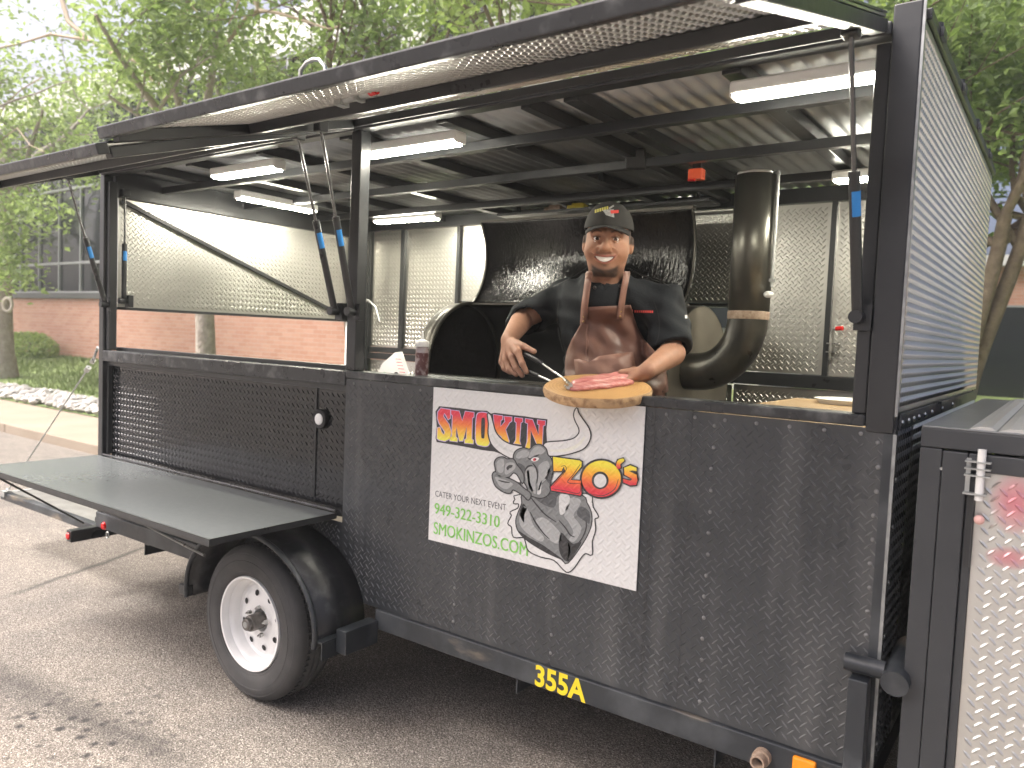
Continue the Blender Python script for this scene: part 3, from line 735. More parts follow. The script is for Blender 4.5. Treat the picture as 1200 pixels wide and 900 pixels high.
for pts in ([(885, 572), (915, 585), (960, 560), (990, 545)], [(930, 620), (960, 660), (975, 720), (968, 800)], [(860, 690), (890, 650), (930, 640)], [(1090, 690), (1060, 730), (1040, 760)]):
    stroke('bull_head', ZA, pts, 6.9, VK, 15)
eye = [(915, 590), (945, 568), (985, 575), (975, 598), (940, 606)]
shape('bull_eye', ZA, eye, 7, VW, smooth=3); shape('bull_eye', ZA, [(935, 585), (950, 575), (965, 585), (955, 600), (938, 600)], 7.3, VR, smooth=3); shape('bull_eye', ZA, [(950, 582), (960, 580), (960, 592), (950, 594)], 7.6, VK, smooth=2)
mz = [(600, 615), (622, 580), (672, 570), (705, 588), (760, 588), (792, 640), (832, 690), (852, 745), (842, 795), (800, 722), (760, 702), (722, 738), (660, 742), (620, 722), (606, 660)]
lj = [(580, 730), (600, 700), (640, 728), (720, 757), (790, 792), (850, 842), (912, 892), (892, 942), (850, 902), (762, 852), (732, 882), (680, 872), (620, 832), (595, 792)]
shape('bull_muzzle', ZA, [(715, 740), (770, 700), (822, 740), (830, 820), (770, 790)], 6.95, VK, off=5); shape('bull_teeth', ZA, [(722, 738), (770, 705), (815, 735), (818, 790), (770, 768)], 7.1, VW, smooth=2)
for pts in (lj, mz):
    shape('bull_muzzle', ZA, pts, 7.4, VK, smooth=3, off=11); shape('bull_muzzle', ZA, pts, 7.7, VG1, smooth=3)
shape('bull_muzzle', ZA, [(612, 640), (630, 595), (675, 585), (680, 640), (670, 700), (630, 700)], 8, VG2, smooth=3)
shape('bull_muzzle', ZA, [(690, 640), (720, 615), (770, 620), (780, 660), (740, 700), (690, 720)], 8, VG2, smooth=3)
shape('bull_nostril', ZA, [(700, 665), (720, 640), (755, 638), (745, 660), (725, 668), (715, 685)], 8.3, VK, smooth=3)
shape('bull_muzzle', ZA, [(600, 745), (650, 755), (720, 780), (760, 810), (700, 850), (640, 820)], 8, VG2, smooth=3)
stroke('bull_muzzle', ZA, [(630, 770), (680, 785), (730, 790)], 8.3, VK, 13)
# ZO's
def sunset(k, ys):
    zz = [at(ZC[0]+x/7.5, ZC[1]+y/7.5, 1, YB).z for x, y in ys]
    return gradient('sunset_print_'+k, min(zz), max(zz), ((.12, (.68, .045, .065)), (.38, (.8, .15, .05)), (.62, (.88, .42, .04)), (.88, (.85, .72, .06))))
Zp = [(360, 565), (592, 597), (612, 610), (610, 650), (512, 768), (605, 775), (610, 890), (600, 905), (345, 860), (340, 830), (468, 690), (455, 652), (435, 690), (365, 690)]
ell = lambda cx, cy, rx, ry, n=36: [(cx+rx*math.cos(2*math.pi*i/n), cy+ry*math.sin(2*math.pi*i/n)) for i in range(n)]
Ap = [(915, 640), (932, 595), (975, 580), (986, 600), (952, 630), (956, 660), (926, 672)]
Sp = [(985, 662), (1040, 640), (1095, 662), (1095, 692), (1060, 685), (1028, 690), (1095, 722), (1102, 770), (1090, 812), (1040, 815), (980, 790), (975, 758), (1040, 775), (1055, 760), (988, 722)]
for pts in (Zp, ell(785, 758, 176, 164), Ap, Sp): shape('letter', ZC, pts, 9, VK, off=14)
shape('letter', ZC, Zp, 9.4, sunset('a', [(480, 580), (480, 880)])); shape('letter', ZC, ell(785, 758, 172, 160), 9.4, sunset('b', [(785, 600), (785, 915)]), hole=ell(775, 772, 74, 78))
shape('letter', ZC, ell(775, 775, 55, 60), 9.4, VW)
shape('letter', ZC, Ap, 9.4, sunset('c', [(950, 585), (950, 670)]), smooth=3); shape('letter', ZC, Sp, 9.4, sunset('d', [(1040, 640), (1040, 815)]))
stroke('letter', ZC, [(430, 650), (465, 645), (470, 690), (360, 820)], 9.7, VK, 6); stroke('letter', ZC, [(600, 630), (540, 720), (490, 790), (605, 800)], 9.7, VK, 7)
stroke('letter', ZC, [(350, 845), (470, 865), (590, 885), (600, 800)], 9.7, VK, 6); stroke('letter', ZC, [(690, 890), (800, 905), (900, 850), (935, 760)], 9.7, VK, 7)
# text lines
def line(name, body, pl, pr, h, m, bold=0.):
    a, b = at(*pl, 1, YB), at(*pr, 1, YB)
    z = (a.z+b.z)/2
    text_obj(name, body, a.x, b.x, z, z+h, YB-.0006, m, BAN, 0)
    if bold:
        for k in (1, 2): text_obj(name, body, a.x+bold*k, b.x+bold*k, z, z+h, YB-.0006-.0002*k, m, BAN, 0)
line('slogan', 'CATER YOUR NEXT EVENT', (510, 582), (593, 598), .0235, VG3)
line('phone_number', '949-322-3310', (509, 603), (585, 617), .043, VGR, .0012)
line('web_address', 'SMOKINZOS.COM', (508, 625), (618, 652), .047, VGR, .0012)
YELL = mat('yellow_decal', (.78, .6, .02), .45, var=.06, vscale=30)
text_obj('rail_number', '355A', -1.456, -1.248, .3925, .4705, Y0-.0145, YELL, TR, .03)
# ------------------------------------------------------------------ things inside the trailer
# smoker
SM = thing('barrel_smoker', 'black horizontal barrel smoker with its lid swung open inside the trailer', 'smoker', (-2.35, 3.8, ZF))
BX0, BX1, BY, BZ, BR = -3.16, -1.54, 3.8, 1.42, .40
OX0, OX1 = -3.06, -1.64
def arc(a0, a1, r, n): return [(BY+r*math.cos(math.radians(a0+(a1-a0)*i/n)), BZ+r*math.sin(math.radians(a0+(a1-a0)*i/n))) for i in range(n+1)]
b = MB()
full = arc(-180, 180, BR, 48)
b.sheet([[(x, y, z) for y, z in full] for x in (BX0, OX0)]); b.sheet([[(x, y, z) for y, z in full] for x in (OX1, BX1)])
lowr = arc(-172, 92, BR, 36)
b.sheet([[(x, y, z) for y, z in lowr] for x in (OX0, OX1)])
body = b.build('barrel', SMOKEOUT, SM, smooth=180, solid=.006)
MB().add([(BX1, y, z) for y, z in full[:-1]], [tuple(range(48))]).build('end_plate', mat('smoke_brown_steel', (.2, .18, .145), .38, .7, base2=(.32, .29, .24), vscale=5, rvar=.1), body)
MB().add([(BX0+.012, y, z) for y, z in full[:-1]], [tuple(range(47, -1, -1))]).build('end_plate', SMOKEBLK, body)
MB().sheet([[(x, y, z) for y, z in arc(-172, 92, BR-.008, 36)] for x in (OX0-.05, OX1+.05)]).build('barrel_lining', DARK, body, smooth=180)
rimm = MB()
for x in (OX0-.004, OX1+.004):
    rimm.tube([(x, y, z) for y, z in arc(88, 190, BR+.004, 20)], .012, 8)
rimm.box((OX0, BY-BR-.02, BZ-.05), (OX1, BY-BR+.01, BZ-.03))
rimm.build('opening_rim', SMOKEOUT, body, smooth=60)
# lid: quarter shell standing up on the hinge line
lc_y, lc_z = BY-.285, BZ+BR+.01+.28
la = [(lc_y+BR*math.cos(t), lc_z+BR*math.sin(t)) for t in (math.radians(-45+79*i/24) for i in range(25))]
lid = MB().sheet([[(x, y, z) for y, z in la] for x in (OX0+.005, OX1-.005)]).build('lid', SMOKEBLK, SM, smooth=180, solid=.006)
MB().box((OX0, la[0][0]-.03, la[0][1]-.012), (OX1, la[0][0]+.012, la[0][1]-.003)).build('hinge_strip', SMOKEOUT, lid)
MB().box((OX0+.004, la[-1][0]-.012, la[-1][1]-.004), (OX1-.004, la[-1][0]+.03, la[-1][1]+.012)).build('lid_edge', SMOKEOUT, lid)
for x in (OX0+.006, OX1-.012):
    MB().sheet([[(x, lc_y+(BR-.012)*math.cos(t), lc_z+(BR-.012)*math.sin(t)) for t in (math.radians(-45+79*i/24) for i in range(25))], [(x, lc_y+(BR+.006)*math.cos(t), lc_z+(BR+.006)*math.sin(t)) for t in (math.radians(-45+79*i/24) for i in range(25))]]).build('lid_flange', SMOKEOUT, lid, solid=.008)
MB().box((OX0+.1, BY-BR-.09, BZ-.10), (OX1-.1, BY-BR-.02, BZ-.085)).build('work_ledge', SMOKEOUT, SM)
for x in (-2.95, -1.75):
    for y in (3.55, 4.05):
        MB().box((x-.025, y-.025, ZF), (x+.025, y+.025, BZ-.28)).build('leg', BLACK, SM)
# chimney with elbow
CY, CX = 3.62, -1.245
pts = [(CX, CY, 2.43), (CX, CY, 1.76)]
for i in range(1, 13):
    t = math.radians(90*i/12); pts.append((CX-.235*(1-math.cos(t)), CY, 1.76-.27*math.sin(t)))
pts.append((BX1+.005, CY+.01, 1.488))
PIPEM = mat('heat_stained_pipe', (.085, .083, .072), .34, .7, base2=(.15, .145, .125), vscale=4, rvar=.1)
ch = MB().tube(pts[:2], .093, 32, caps=False).build('chimney', PIPEM, SM, smooth=60, solid=.004)
MB().tube([(CX, CY, 1.755)]+pts[1:], .0935, 32, caps=False).build('elbow', mat('elbow_black', (.03, .03, .028), .32, .5, base2=(.08, .075, .062), vscale=9, rvar=.1), ch, smooth=60)
MB().lathe((CX, CY, 1.77), (0, 0, 1), [(.0945, -.02), (.0965, -.012), (.0965, .012), (.0945, .02)], 32).build('weld_band', RUST, ch, smooth=60)
MB().cyl((CX, CY, 2.425), (CX, CY, 2.4255), .09, n=32).build('flue_inside', DARK, ch)
wav = MB(); wav.lathe((CX, CY, 2.42), (0, 0, 1), [(.0955, 0), (.0985, .004), (.0955, .012)], 32); wav.build('flue_rim', STEEL, ch, smooth=60)
MB().cyl((CX+.108, CY-.02, 1.9), (CX+.108, CY-.02, 2.43), .008, n=8).box((CX+.095, CY-.028, 1.925), (CX+.12, CY-.01, 1.94)).build('damper_rod', DULLSTEEL, ch, smooth=40)
MB().sphere((CX+.105, CY-.05, 1.865), (.024, .016, .016)).build('damper_knob', WHITEPL, ch, smooth=60)
# small kit on the ceiling
q = at(745, 186, 1, 3.17)
sp = thing('ceiling_speaker', 'small black speaker bracketed to the roof beam above the smoker', 'speaker', q)
MB().obox(q, Vector((.042, .02, 0)), Vector((-.015, .035, .01)), Vector((0, -.012, .045))).build('cabinet', DARK, sp, bevel=.01)
MB().box(q+Vector((-.01, -.01, .03)), q+Vector((.01, .02, 2.405-q.z))).build('bracket', BLACK, sp)
q = at(817, 205, 1, 3.30)
ob = thing('orange_junction_box', 'small orange plastic box fixed under the corrugated roof', 'box', q)
MB().box(q+Vector((-.035, -.025, -.022)), q+Vector((.03, .025, .026))).build('housing', ORANGE, ob, bevel=.006)
MB().box(q+Vector((-.02, -.01, .027)), q+Vector((.02, .01, 2.445-q.z))).build('mount', BLACK, ob)
MB().box(q+Vector((-.03, -.034, -.03)), q+Vector((.0, -.012, -.023))).build('latch', REDL, ob)
# plywood table
TB = thing('plywood_table', 'plywood topped work table beside the front end wall inside the trailer', 'table', (-.75, 3.0, ZF))
tq = at(958, 456, 2, 1.402)
PLY = mat('plywood', (.36, .24, .12), .55, var=.15, vscale=3)
N, L, P = NT(PLY)
w = N.new('ShaderNodeTexWave'); w.inputs['Scale'].default_value = 5; w.inputs['Distortion'].default_value = 6; w.inputs['Detail'].default_value = 3; w.bands_direction = 'Y'
tcn = N.new('ShaderNodeTexCoord'); mp = N.new('ShaderNodeMapping'); mp.inputs['Scale'].default_value = (.6, 3, 1)
L.new(tcn.outputs['Object'], mp.inputs[0]); L.new(mp.outputs[0], w.inputs['Vector'])
L.new(mixc(N, L, w.outputs[1], (.44, .31, .17), (.33, .21, .1)), P.inputs['Base Color'])
MB().box((-.98, 2.38, 1.385), (X1-.08, 3.55, 1.402)).build('top', PLY, TB, bevel=.002)
for x in (-.94, X1-.14):
    for y in (2.45, 3.5): MB().box((x-.02, y-.02, ZF), (x+.02, y+.02, 1.384)).build('leg', BLACK, TB)
tw = thing('white_tray', 'white plastic tray lying on the plywood table', 'tray', (-.72, 3.45, 1.403))
MB().lathe((-.72, 3.38, 1.4025), (0, 0, 1), [(0, 0), (.11, .0), (.135, .02), (.138, .02), (.115, -.0005)], 28).build('dish', WHITEPL, tw, smooth=50)
# sauce bottle on the sill
q = at(494, 436, 1, 2.36); zt = ZS+.001
z0 = 1.30
SHX = MB().box((-2.43, Y0+.086, ZS-.05), (-1.85, 2.62, ZS-.012)); 
LEDGE = part('inner_counter', SHX, SHM, bevel=.003)
z0 = ZS-.0115
bt = thing('sauce_bottle', 'clear squeeze bottle of dark sauce with white nozzle cap standing on the counter', 'bottle', (q.x, 2.36, z0))
SAUCE = mat('bottle_film', (.75, .72, .72), .2, trans=.35)
MB().lathe((q.x, 2.36, z0), (0, 0, 1), [(0, .0), (.024, .0), (.027, .004), (.027, .118), (.025, .126), (.02, .13)], 24).build('bottle_body', mat('cloudy_plastic', (.62, .58, .58), .25, trans=.25, base2=(.4, .3, .3), vscale=40), bt, smooth=40)
MB().lathe((q.x, 2.36, z0), (0, 0, 1), [(0, .105), (.0276, .103), (.0276, .02), (.0274, .012)], 24).build('sauce', mat('barbecue_sauce', (.10, .035, .035), .3, base2=(.35, .28, .28), vscale=38, lo=.45, hi=.6), bt, smooth=40)
MB().lathe((q.x, 2.36, z0+.128), (0, 0, 1), [(.0275, 0), (.0285, .002), (.0285, .02), (.026, .024), (.012, .028), (.007, .032), (.003, .06), (0, .061)], 24).build('nozzle_cap', WHITEPL, bt, smooth=40)
# printed packet leaning on the counter
ql, qr = at(442, 432, 1, 2.345), at(479, 436, 1, 2.345)
qt, qs = at(467, 412, 1, 2.40), at(448, 426, 1, 2.37)
PK = thing('paper_packet', 'printed white paper packet with red lines lying on the counter end', 'packet', (ql+qr)/2)
PAPER = mat('white_paper', (.76, .74, .72), .7, var=.04)
e1 = qr-ql; e1.z = 0
base = ql.copy(); base.z = z0
v = [base, base+e1, qt+Vector((.012, 0, 0)), qt+Vector((-.02, 0, -.004)), qs]
MB().add(v+[p+Vector((0, .012, 0)) for p in v], [(0, 1, 2, 3, 4), (9, 8, 7, 6, 5), (0, 5, 6, 1), (1, 6, 7, 2), (2, 7, 8, 3), (3, 8, 9, 4), (4, 9, 5, 0)]).build('packet_sheet', PAPER, PK)
nrm = (v[1]-v[0]).cross(v[2]-v[0]).normalized()
if nrm.y > 0: nrm = -nrm
for k in range(5):
    a = v[1].lerp(v[2], .15+.13*k)+nrm*.0012; d = (v[0]-v[1]).normalized()
    MB().add([a+d*.012, a+d*.045, a+d*.045+Vector((0, .0005, .0022)), a+d*.012+Vector((0, .0005, .0022))], [(0, 1, 2, 3)]).build('printed_line', VR, PK)
c = v[0].lerp(v[1], .62)+nrm*.0015
MB().add([c+Vector((math.cos(t)*.015, 0, .002+abs(math.sin(t))*.014)) for t in (math.pi*k/10 for k in range(11))], [tuple(range(11))]).build('printed_logo', VK, PK)
c = v[0].lerp(v[1], .25)+nrm*.0015
MB().add([c+Vector((math.cos(t)*.022, 0, .001+abs(math.sin(t))*.01)) for t in (math.pi*k/10 for k in range(11))], [tuple(range(11))]).build('printed_leaf', VGR, PK)
# tool shelf items on the smoker's back rail
for i, (px, mm, nm, lb) in enumerate(((650, RUST, 'wooden_block', 'small brown wood block on the ledge above the smoker lid'), (677, mat('yellow_plastic', (.6, .5, .05), .4), 'yellow_clamp', 'small yellow clamp on the ledge above the smoker lid'))):
    q = at(px, 243, 1, 4.0)
    o = MB().box((q.x-.06, 3.97, 2.398), (q.x+.06, 4.03, 2.425)).box((q.x-.03, 3.975, 2.4255), (q.x+.045, 4.025, 2.436)).build(nm, mm, None, bevel=.006)
    tag(o, lb, nm.split('_')[1])
part('tool_ledge', MB().box((-3.0, 3.93, 2.382), (-1.6, 4.1, 2.397)).box((-2.9, 4.0, 2.3975), (-2.88, 4.02, 2.444)).box((-1.7, 4.0, 2.3975), (-1.68, 4.02, 2.444)), BLACK)

# ------------------------------------------------------------------ cabinet in front of the trailer
CB = thing('utility_cabinet', 'black framed cabinet with a bright tread plate door beside the trailer front wall', 'cabinet', (.4, 3.0, 0))
KY = 2.2
kx = [-.293, -.241, -.186, -.165]
CBM = mat('cabinet_frame_paint', (.03, .033, .037), .42, base2=(.045, .048, .052), vscale=4, rvar=.06, bump=.0004)
def cpart(name, mb, m=CBM, **kw): return mb.build(name, m, CB, **kw)
cpart('frame_post', MB().box((kx[0], KY, .012), (kx[1]-.0015, KY+.05, 1.384)), bevel=.003)
cpart('frame_post', MB().box((1.2, KY, .012), (1.25, KY+.05, 1.384)), bevel=.003)
cpart('frame_post', MB().box((kx[0], 3.86, .012), (kx[1], 3.91, 1.384)))
cpart('frame_rail', MB().box((kx[0], KY, 1.386), (1.25, KY+.05, 1.435)), bevel=.003)
cpart('frame_rail', MB().box((kx[0]+.001, KY+.051, 1.386), (kx[0]+.05, 3.91, 1.434)), bevel=.003)
cpart('frame_rail', MB().box((kx[0]+.051, 3.861, 1.386), (1.25, 3.91, 1.434)))
cpart('side_sheet', MB().box((kx[0]+.004, KY+.051, .05), (kx[0]+.01, 3.859, 1.385)))
cpart('side_sheet', MB().box((1.235, KY+.051, .05), (1.241, 3.859, 1.385)))
cpart('back_sheet', MB().box((kx[0]+.06, 3.87, .05), (1.2, 3.88, 1.385)))
dr = cpart('door', MB().box((kx[1], KY-.004, .06), (kx[2], KY+.045, 1.381)), bevel=.003)
MB().box((kx[2]+.0015, KY+.004, .06), (kx[3], KY+.04, 1.335)).build('door_edge', CBM, dr, bevel=.002)
MB().box((kx[2]+.0015, KY-.004, 1.3365), (1.19, KY+.045, 1.381)).build('door_rail', CBM, dr, bevel=.003)
STM = mat('stained_tread_plate', (.6, .6, .58), .34, .85, base2=(.68, .68, .66), vscale=6, rvar=.08)
N, L, P = NT(STM)
tcn = N.new('ShaderNodeTexCoord'); nz = N.new('ShaderNodeTexNoise'); nz.inputs['Scale'].default_value = 9
L.new(tcn.outputs['Object'], nz.inputs['Vector'])
spz = N.new('ShaderNodeSeparateXYZ'); L.new(tcn.outputs['Object'], spz.inputs[0])
dx = mth(N, L, 'DIVIDE', mth(N, L, 'ADD', spz.outputs[0], .085), .06); dz = mth(N, L, 'DIVIDE', mth(N, L, 'SUBTRACT', spz.outputs[2], 1.27), .09)
rad = mth(N, L, 'ADD', mth(N, L, 'POWER', dx, 2), mth(N, L, 'POWER', dz, 2))
dz2 = mth(N, L, 'DIVIDE', mth(N, L, 'SUBTRACT', spz.outputs[2], 1.135), .035)
rad2 = mth(N, L, 'ADD', mth(N, L, 'POWER', dx, 2), mth(N, L, 'POWER', dz2, 2))
msk = mth(N, L, 'SUBTRACT', 1.05, mth(N, L, 'ADD', mth(N, L, 'MINIMUM', rad, rad2), mth(N, L, 'MULTIPLY', nz.outputs[0], .55)), clamp=True)
L.new(mixc(N, L, mth(N, L, 'MULTIPLY', msk, .8), (.62, .62, .6), (.75, .12, .2)), P.inputs['Base Color'])
vs, fs = lug_mesh((kx[3]+.001, KY+.012, .062), (1, 0, 0), (0, 0, 1), 1.19-kx[3]-.005, 1.273, p=.0335, L=.030, w=.008, h=.0024)
MB().box((kx[3]+.001, KY+.012, .062), (1.19, KY+.018, 1.335)).add(vs.tolist(), fs).build('door_plate', STM, dr)
hx = -.165
hz = 1.375
hg = MB()
for z in (1.345, 1.362, 1.328): hg.box((-.19, KY-.030, z), (-.135, KY-.005, z+.0035))
hg.box((-.188, KY-.009, 1.285), (-.178, KY-.0045, 1.37)).box((-.19, KY-.032, 1.283), (-.14, KY-.005, 1.287))
hg.build('hinge', DULLSTEEL, dr)
MB().cyl((-.156, KY-.018, 1.27), (-.156, KY-.018, 1.395), .0095, n=14).build('hinge_pin', WHITEPL, dr, smooth=40)
MB().box((-.178, KY-.014, 1.1), (-.166, KY-.0045, 1.282)).build('lock_strip', BLACK, dr)
MB().sphere((-.152, KY-.012, 1.222), .012).build('door_bead', mat('pink_plastic', (.7, .42, .38), .4), dr, smooth=60)
MB().cyl((-.242, KY-.001, 1.335), (-.242, KY-.003, 1.335), .004, n=10).build('frame_screw', DULLSTEEL, dr)
# ribbed top
cpart('top_sheet', MB().box((kx[0]+.001, KY+.001, 1.4355), (1.25, 3.91, 1.4395)), mat('top_grey', (.2, .21, .215), .35, .5, var=.1), bevel=.001)
x = -.19
TOPW = mat('ribbed_white_metal', (.62, .62, .6), .3, .6, var=.06)
while x < 1.2:
    cpart('top_rib', MB().add([(x, KY+.012, 1.4398), (x+.022, KY+.012, 1.4475), (x+.046, KY+.012, 1.4475), (x+.058, KY+.012, 1.4398), (x, 3.90, 1.4398), (x+.022, 3.90, 1.4475), (x+.046, 3.90, 1.4475), (x+.058, 3.90, 1.4398)], [(0, 1, 5, 4), (1, 2, 6, 5), (2, 3, 7, 6), (3, 2, 1, 0), (4, 5, 6, 7)]), TOPW)
    x += .062
for x in (kx[0]+.02, 1.22):
    for y in (KY+.02, 3.88): cpart('foot', MB().box((x-.03, y-.02, 0), (x+.03, y+.03, .0115)))
# ------------------------------------------------------------------ the chef
def vec(v): return np.array(tuple(v), float)
def cone(p, a, b, ra, rb):
    a, b = vec(a), vec(b); ab = b-a
    t = np.clip(((p-a)@ab)/(ab@ab), 0, 1)
    return np.linalg.norm(p-a-t[..., None]*ab, axis=-1)-(ra+(rb-ra)*t)
def ellip(p, c, r, F=None):
    q = p-vec(c)
    if F is not None: q = q@F            # columns of F are the axes
    r = np.array(r, float)
    k0 = np.linalg.norm(q/r, axis=-1); k1 = np.linalg.norm(q/(r*r), axis=-1)+1e-9
    return k0*(k0-1)/k1
def smin(a, b, k):
    h = np.clip(.5+.5*(b-a)/k, 0, 1)
    return b+(a-b)*h-k*h*(1-h)
def smax(a, b, k): return -smin(-a, -b, k)
def nets(f, lo, hi, h):
    """surface nets of the zero set of f in a box"""
    lo, hi = np.array(lo, float), np.array(hi, float)
    n = np.ceil((hi-lo)/h).astype(int)+1
    ax = [lo[i]+h*np.arange(n[i]) for i in range(3)]
    D = np.empty(n)
    for i in range(0, n[0], 24):
        g = np.stack(np.meshgrid(ax[0][i:i+24], ax[1], ax[2], indexing='ij'), -1)
        D[i:i+24] = f(g)
    S = D < 0
    nc = n-1
    acc = np.zeros((*nc, 3)); cnt = np.zeros(nc)
    cor = [(i, j, k) for i in (0, 1) for j in (0, 1) for k in (0, 1)]
    sl = lambda c: tuple(slice(c[a], c[a]+nc[a]) for a in range(3))
    for c in cor:
        for a in range(3):
            if c[a]: continue
            e = list(c); e[a] = 1
            d0, d1 = D[sl(c)], D[sl(e)]
            m = (d0 < 0) != (d1 < 0)
            t = np.where(m, d0/np.where(m, d0-d1, 1), 0)
            for b in range(3): acc[..., b] += np.where(m, c[b]+(t if b == a else 0), 0)
            cnt += m
    act = cnt > 0
    idx = -np.ones(nc, int); idx[act] = np.arange(act.sum())
    base = np.stack(np.nonzero(act), 1)
    V = lo+h*(base+acc[act]/cnt[act][:, None])
    F = []
    for a in range(3):
        b, c = (a+1) % 3, (a+2) % 3
        s0 = [slice(None)]*3; s1 = [slice(None)]*3
        s0[a] = slice(0, -1); s1[a] = slice(1, None)
        ch = S[tuple(s0)] != S[tuple(s1)]
        I = np.stack(np.nonzero(ch), 1)
        I = I[(I[:, b] > 0) & (I[:, c] > 0) & (I[:, b] < nc[b]) & (I[:, c] < nc[c])]
        if not len(I): continue
        flip = S[tuple(s0)][tuple(I.T)]
        def g(db, dc):
            J = I.copy(); J[:, b] -= db; J[:, c] -= dc
            return idx[tuple(J.T)]
        q = np.stack([g(1, 1), g(0, 1), g(0, 0), g(1, 0)], 1)
        q[~flip] = q[~flip][:, ::-1]
        F.append(q)
    return V, np.concatenate(F)
def arr_mesh(name, V, F, m, parent, cols=None, smooth=180):
    me = bpy.data.meshes.new(name)
    me.from_pydata(V.tolist(), [], F.tolist())
    if cols is not None:
        at_ = me.color_attributes.new('tint', 'FLOAT_COLOR', 'POINT')
        at_.data.foreach_set('color', np.concatenate([cols, np.ones((len(cols), 1))], 1).ravel())
    return mesh_obj(name, me, m, parent, smooth)
def ray(px, py): return vec((float(px)-600)/FPX*CR-(float(py)-450)/FPX*CU+CF)
def trace(f, px, py, off=0., t0=1.9, tmax=4.2):
    d = ray(px, py); d /= np.linalg.norm(d); o = vec(CAM); t = t0
    for _ in range(90):
        v = float(f((o+d*t)[None])[0])-off
        t += v*.8
        if abs(v) < 2e-4 or t > tmax: break
    return o+d*min(t, tmax)
def A(px, py, y): return vec(at(px, py, 1, y))

CH = thing('person', 'smiling man in black chef jacket, black cap and brown leather apron serving at the counter', 'person', (-1.5, 2.75, ZF))
SKIN = mat('brown_skin', (.3, .15, .09), .55, spec=.27)
N, L, P = NT(SKIN)
an = N.new('ShaderNodeAttribute'); an.attribute_name = 'tint'
tc = N.new('ShaderNodeTexCoord'); nz = N.new('ShaderNodeTexNoise'); nz.inputs['Scale'].default_value = 45; L.new(tc.outputs['Object'], nz.inputs['Vector'])
ml = N.new('ShaderNodeMix'); ml.data_type = 'RGBA'; ml.blend_type = 'MULTIPLY'; ml.inputs[0].default_value = 1
L.new(an.outputs['Color'], ml.inputs[6]); L.new(ramp(N, L, nz.outputs[0], ((.3, (.93, .92, .92)), (.7, (1.05, 1.04, 1.03)))), ml.inputs[7])
L.new(ml.outputs[2], P.inputs['Base Color'])
bmp = N.new('ShaderNodeTexNoise'); bmp.inputs['Scale'].default_value = 260; L.new(tc.outputs['Object'], bmp.inputs['Vector'])
bb = N.new('ShaderNodeBump'); bb.inputs['Distance'].default_value = .0006; L.new(bmp.outputs[0], bb.inputs['Height']); L.new(bb.outputs[0], P.inputs['Normal'])
P.inputs['Subsurface Weight'].default_value = .12; P.inputs['Subsurface Radius'].default_value = (.012, .005, .003); P.inputs['Subsurface Scale'].default_value = .6

# frames
def frame(phi, pitch=0, roll=0):
    f = Vector((math.sin(phi)*math.cos(pitch), -math.cos(phi)*math.cos(pitch), -math.sin(pitch)))
    l = Vector((math.cos(phi), math.sin(phi), 0)); u = f.cross(l)*-1
    if u.z < 0: u = -u
    l2 = l*math.cos(roll)+u*math.sin(roll); u2 = u*math.cos(roll)-l*math.sin(roll)
    return np.stack([vec(l2), vec(u2), vec(f)], 1)       # columns: his left, up, forward
FH = frame(math.radians(25), math.radians(3), math.radians(-1.5)); FT = frame(math.radians(18))
HC = A(712, 288, 2.60)
TONE = np.array((.375, .198, .127))
def mirror(q): r = q.copy(); r[..., 0] = np.abs(r[..., 0]); return r
def mouth2(q):
    u, b = q[..., 0]+.002, q[..., 1]
    top = -.0475+.9*u*u/.036*.12; bot = -.0668+(u/.037)**2*.0215
    return np.maximum(b-top, bot-b)
def head0(q):
    m = mirror(q)
    d = ellip(q, (0, .04, -.012), (.084, .108, .1))
    d = smin(d, ellip(q, (0, -.024, .014), (.080, .082, .083)), .03)
    d = smin(d, ellip(m, (.044, -.026, .054), (.038, .033, .036)), .02)
    d = smin(d, ellip(q, (0, -.078, .022), (.057, .042, .06)), .03)
    d = smin(d, ellip(q, (0, -.099, .056), (.034, .023, .03)), .025)
    d = smin(d, cone(q, (0, .026, .088), (0, -.01, .106), .010, .0135), .014)
    d = smin(d, ellip(q, (0, -.0155, .107), (.018, .0145, .0155)), .008)
    d = smin(d, ellip(m, (.0205, -.0185, .096), (.0135, .0115, .014)), .007)
    d = smin(d, cone(m, (.012, .04, .088), (.052, .042, .074), .011, .010), .02)
    d = smax(d, -ellip(m, (.034, .0185, .106), (.021, .0125, .018)), .010)
    d = smin(d, cone(m, (.0185, .0195, .089), (.034, .0287, .0928), .003, .0040), .004)
    d = smin(d, cone(m, (.034, .0287, .0928), (.051, .0195, .084), .0040, .003), .004)
    d = smin(d, cone(m, (.0195, .0165, .089), (.034, .0106, .0915), .0026, .0038), .004)
    d = smin(d, cone(m, (.034, .0106, .0915), (.050, .0165, .084), .0038, .0026), .004)
    # smile folds
    d = smax(d, -cone(m, (.026, -.020, .102), (.047, -.047, .09), .0046, .0035), .010)
    # ears
    e = ellip(m, (.089, .005, -.012), (.010, .033, .021))
    e = smax(e, -ellip(m, (.098, .008, -.004), (.008, .02, .011)), .004)
    d = smin(d, e, .008)
    return d
def head1(q):
    d = head0(q)
    front = q[..., 2] > .05
    m2 = mouth2(q)
    lip = (.0034+.0018*(q[..., 1] < -.055))*np.exp(-((m2-.0032)/.0042)**2)*front
    d = d-lip
    carve = np.maximum(m2, -(d+.009))
    return np.where(front, np.maximum(d, -carve), d)
def neck(p):
    q = (p-HC)@FH
    return smin(cone(q, (0, -.06, -.02), (0, -.17, -.045), .062, .07), cone(q, (0, -.15, -.04), (0, -.22, -.05), .072, .085), .03)
def head_w(p): return smin(head1((p-HC)@FH), neck(p), .028)

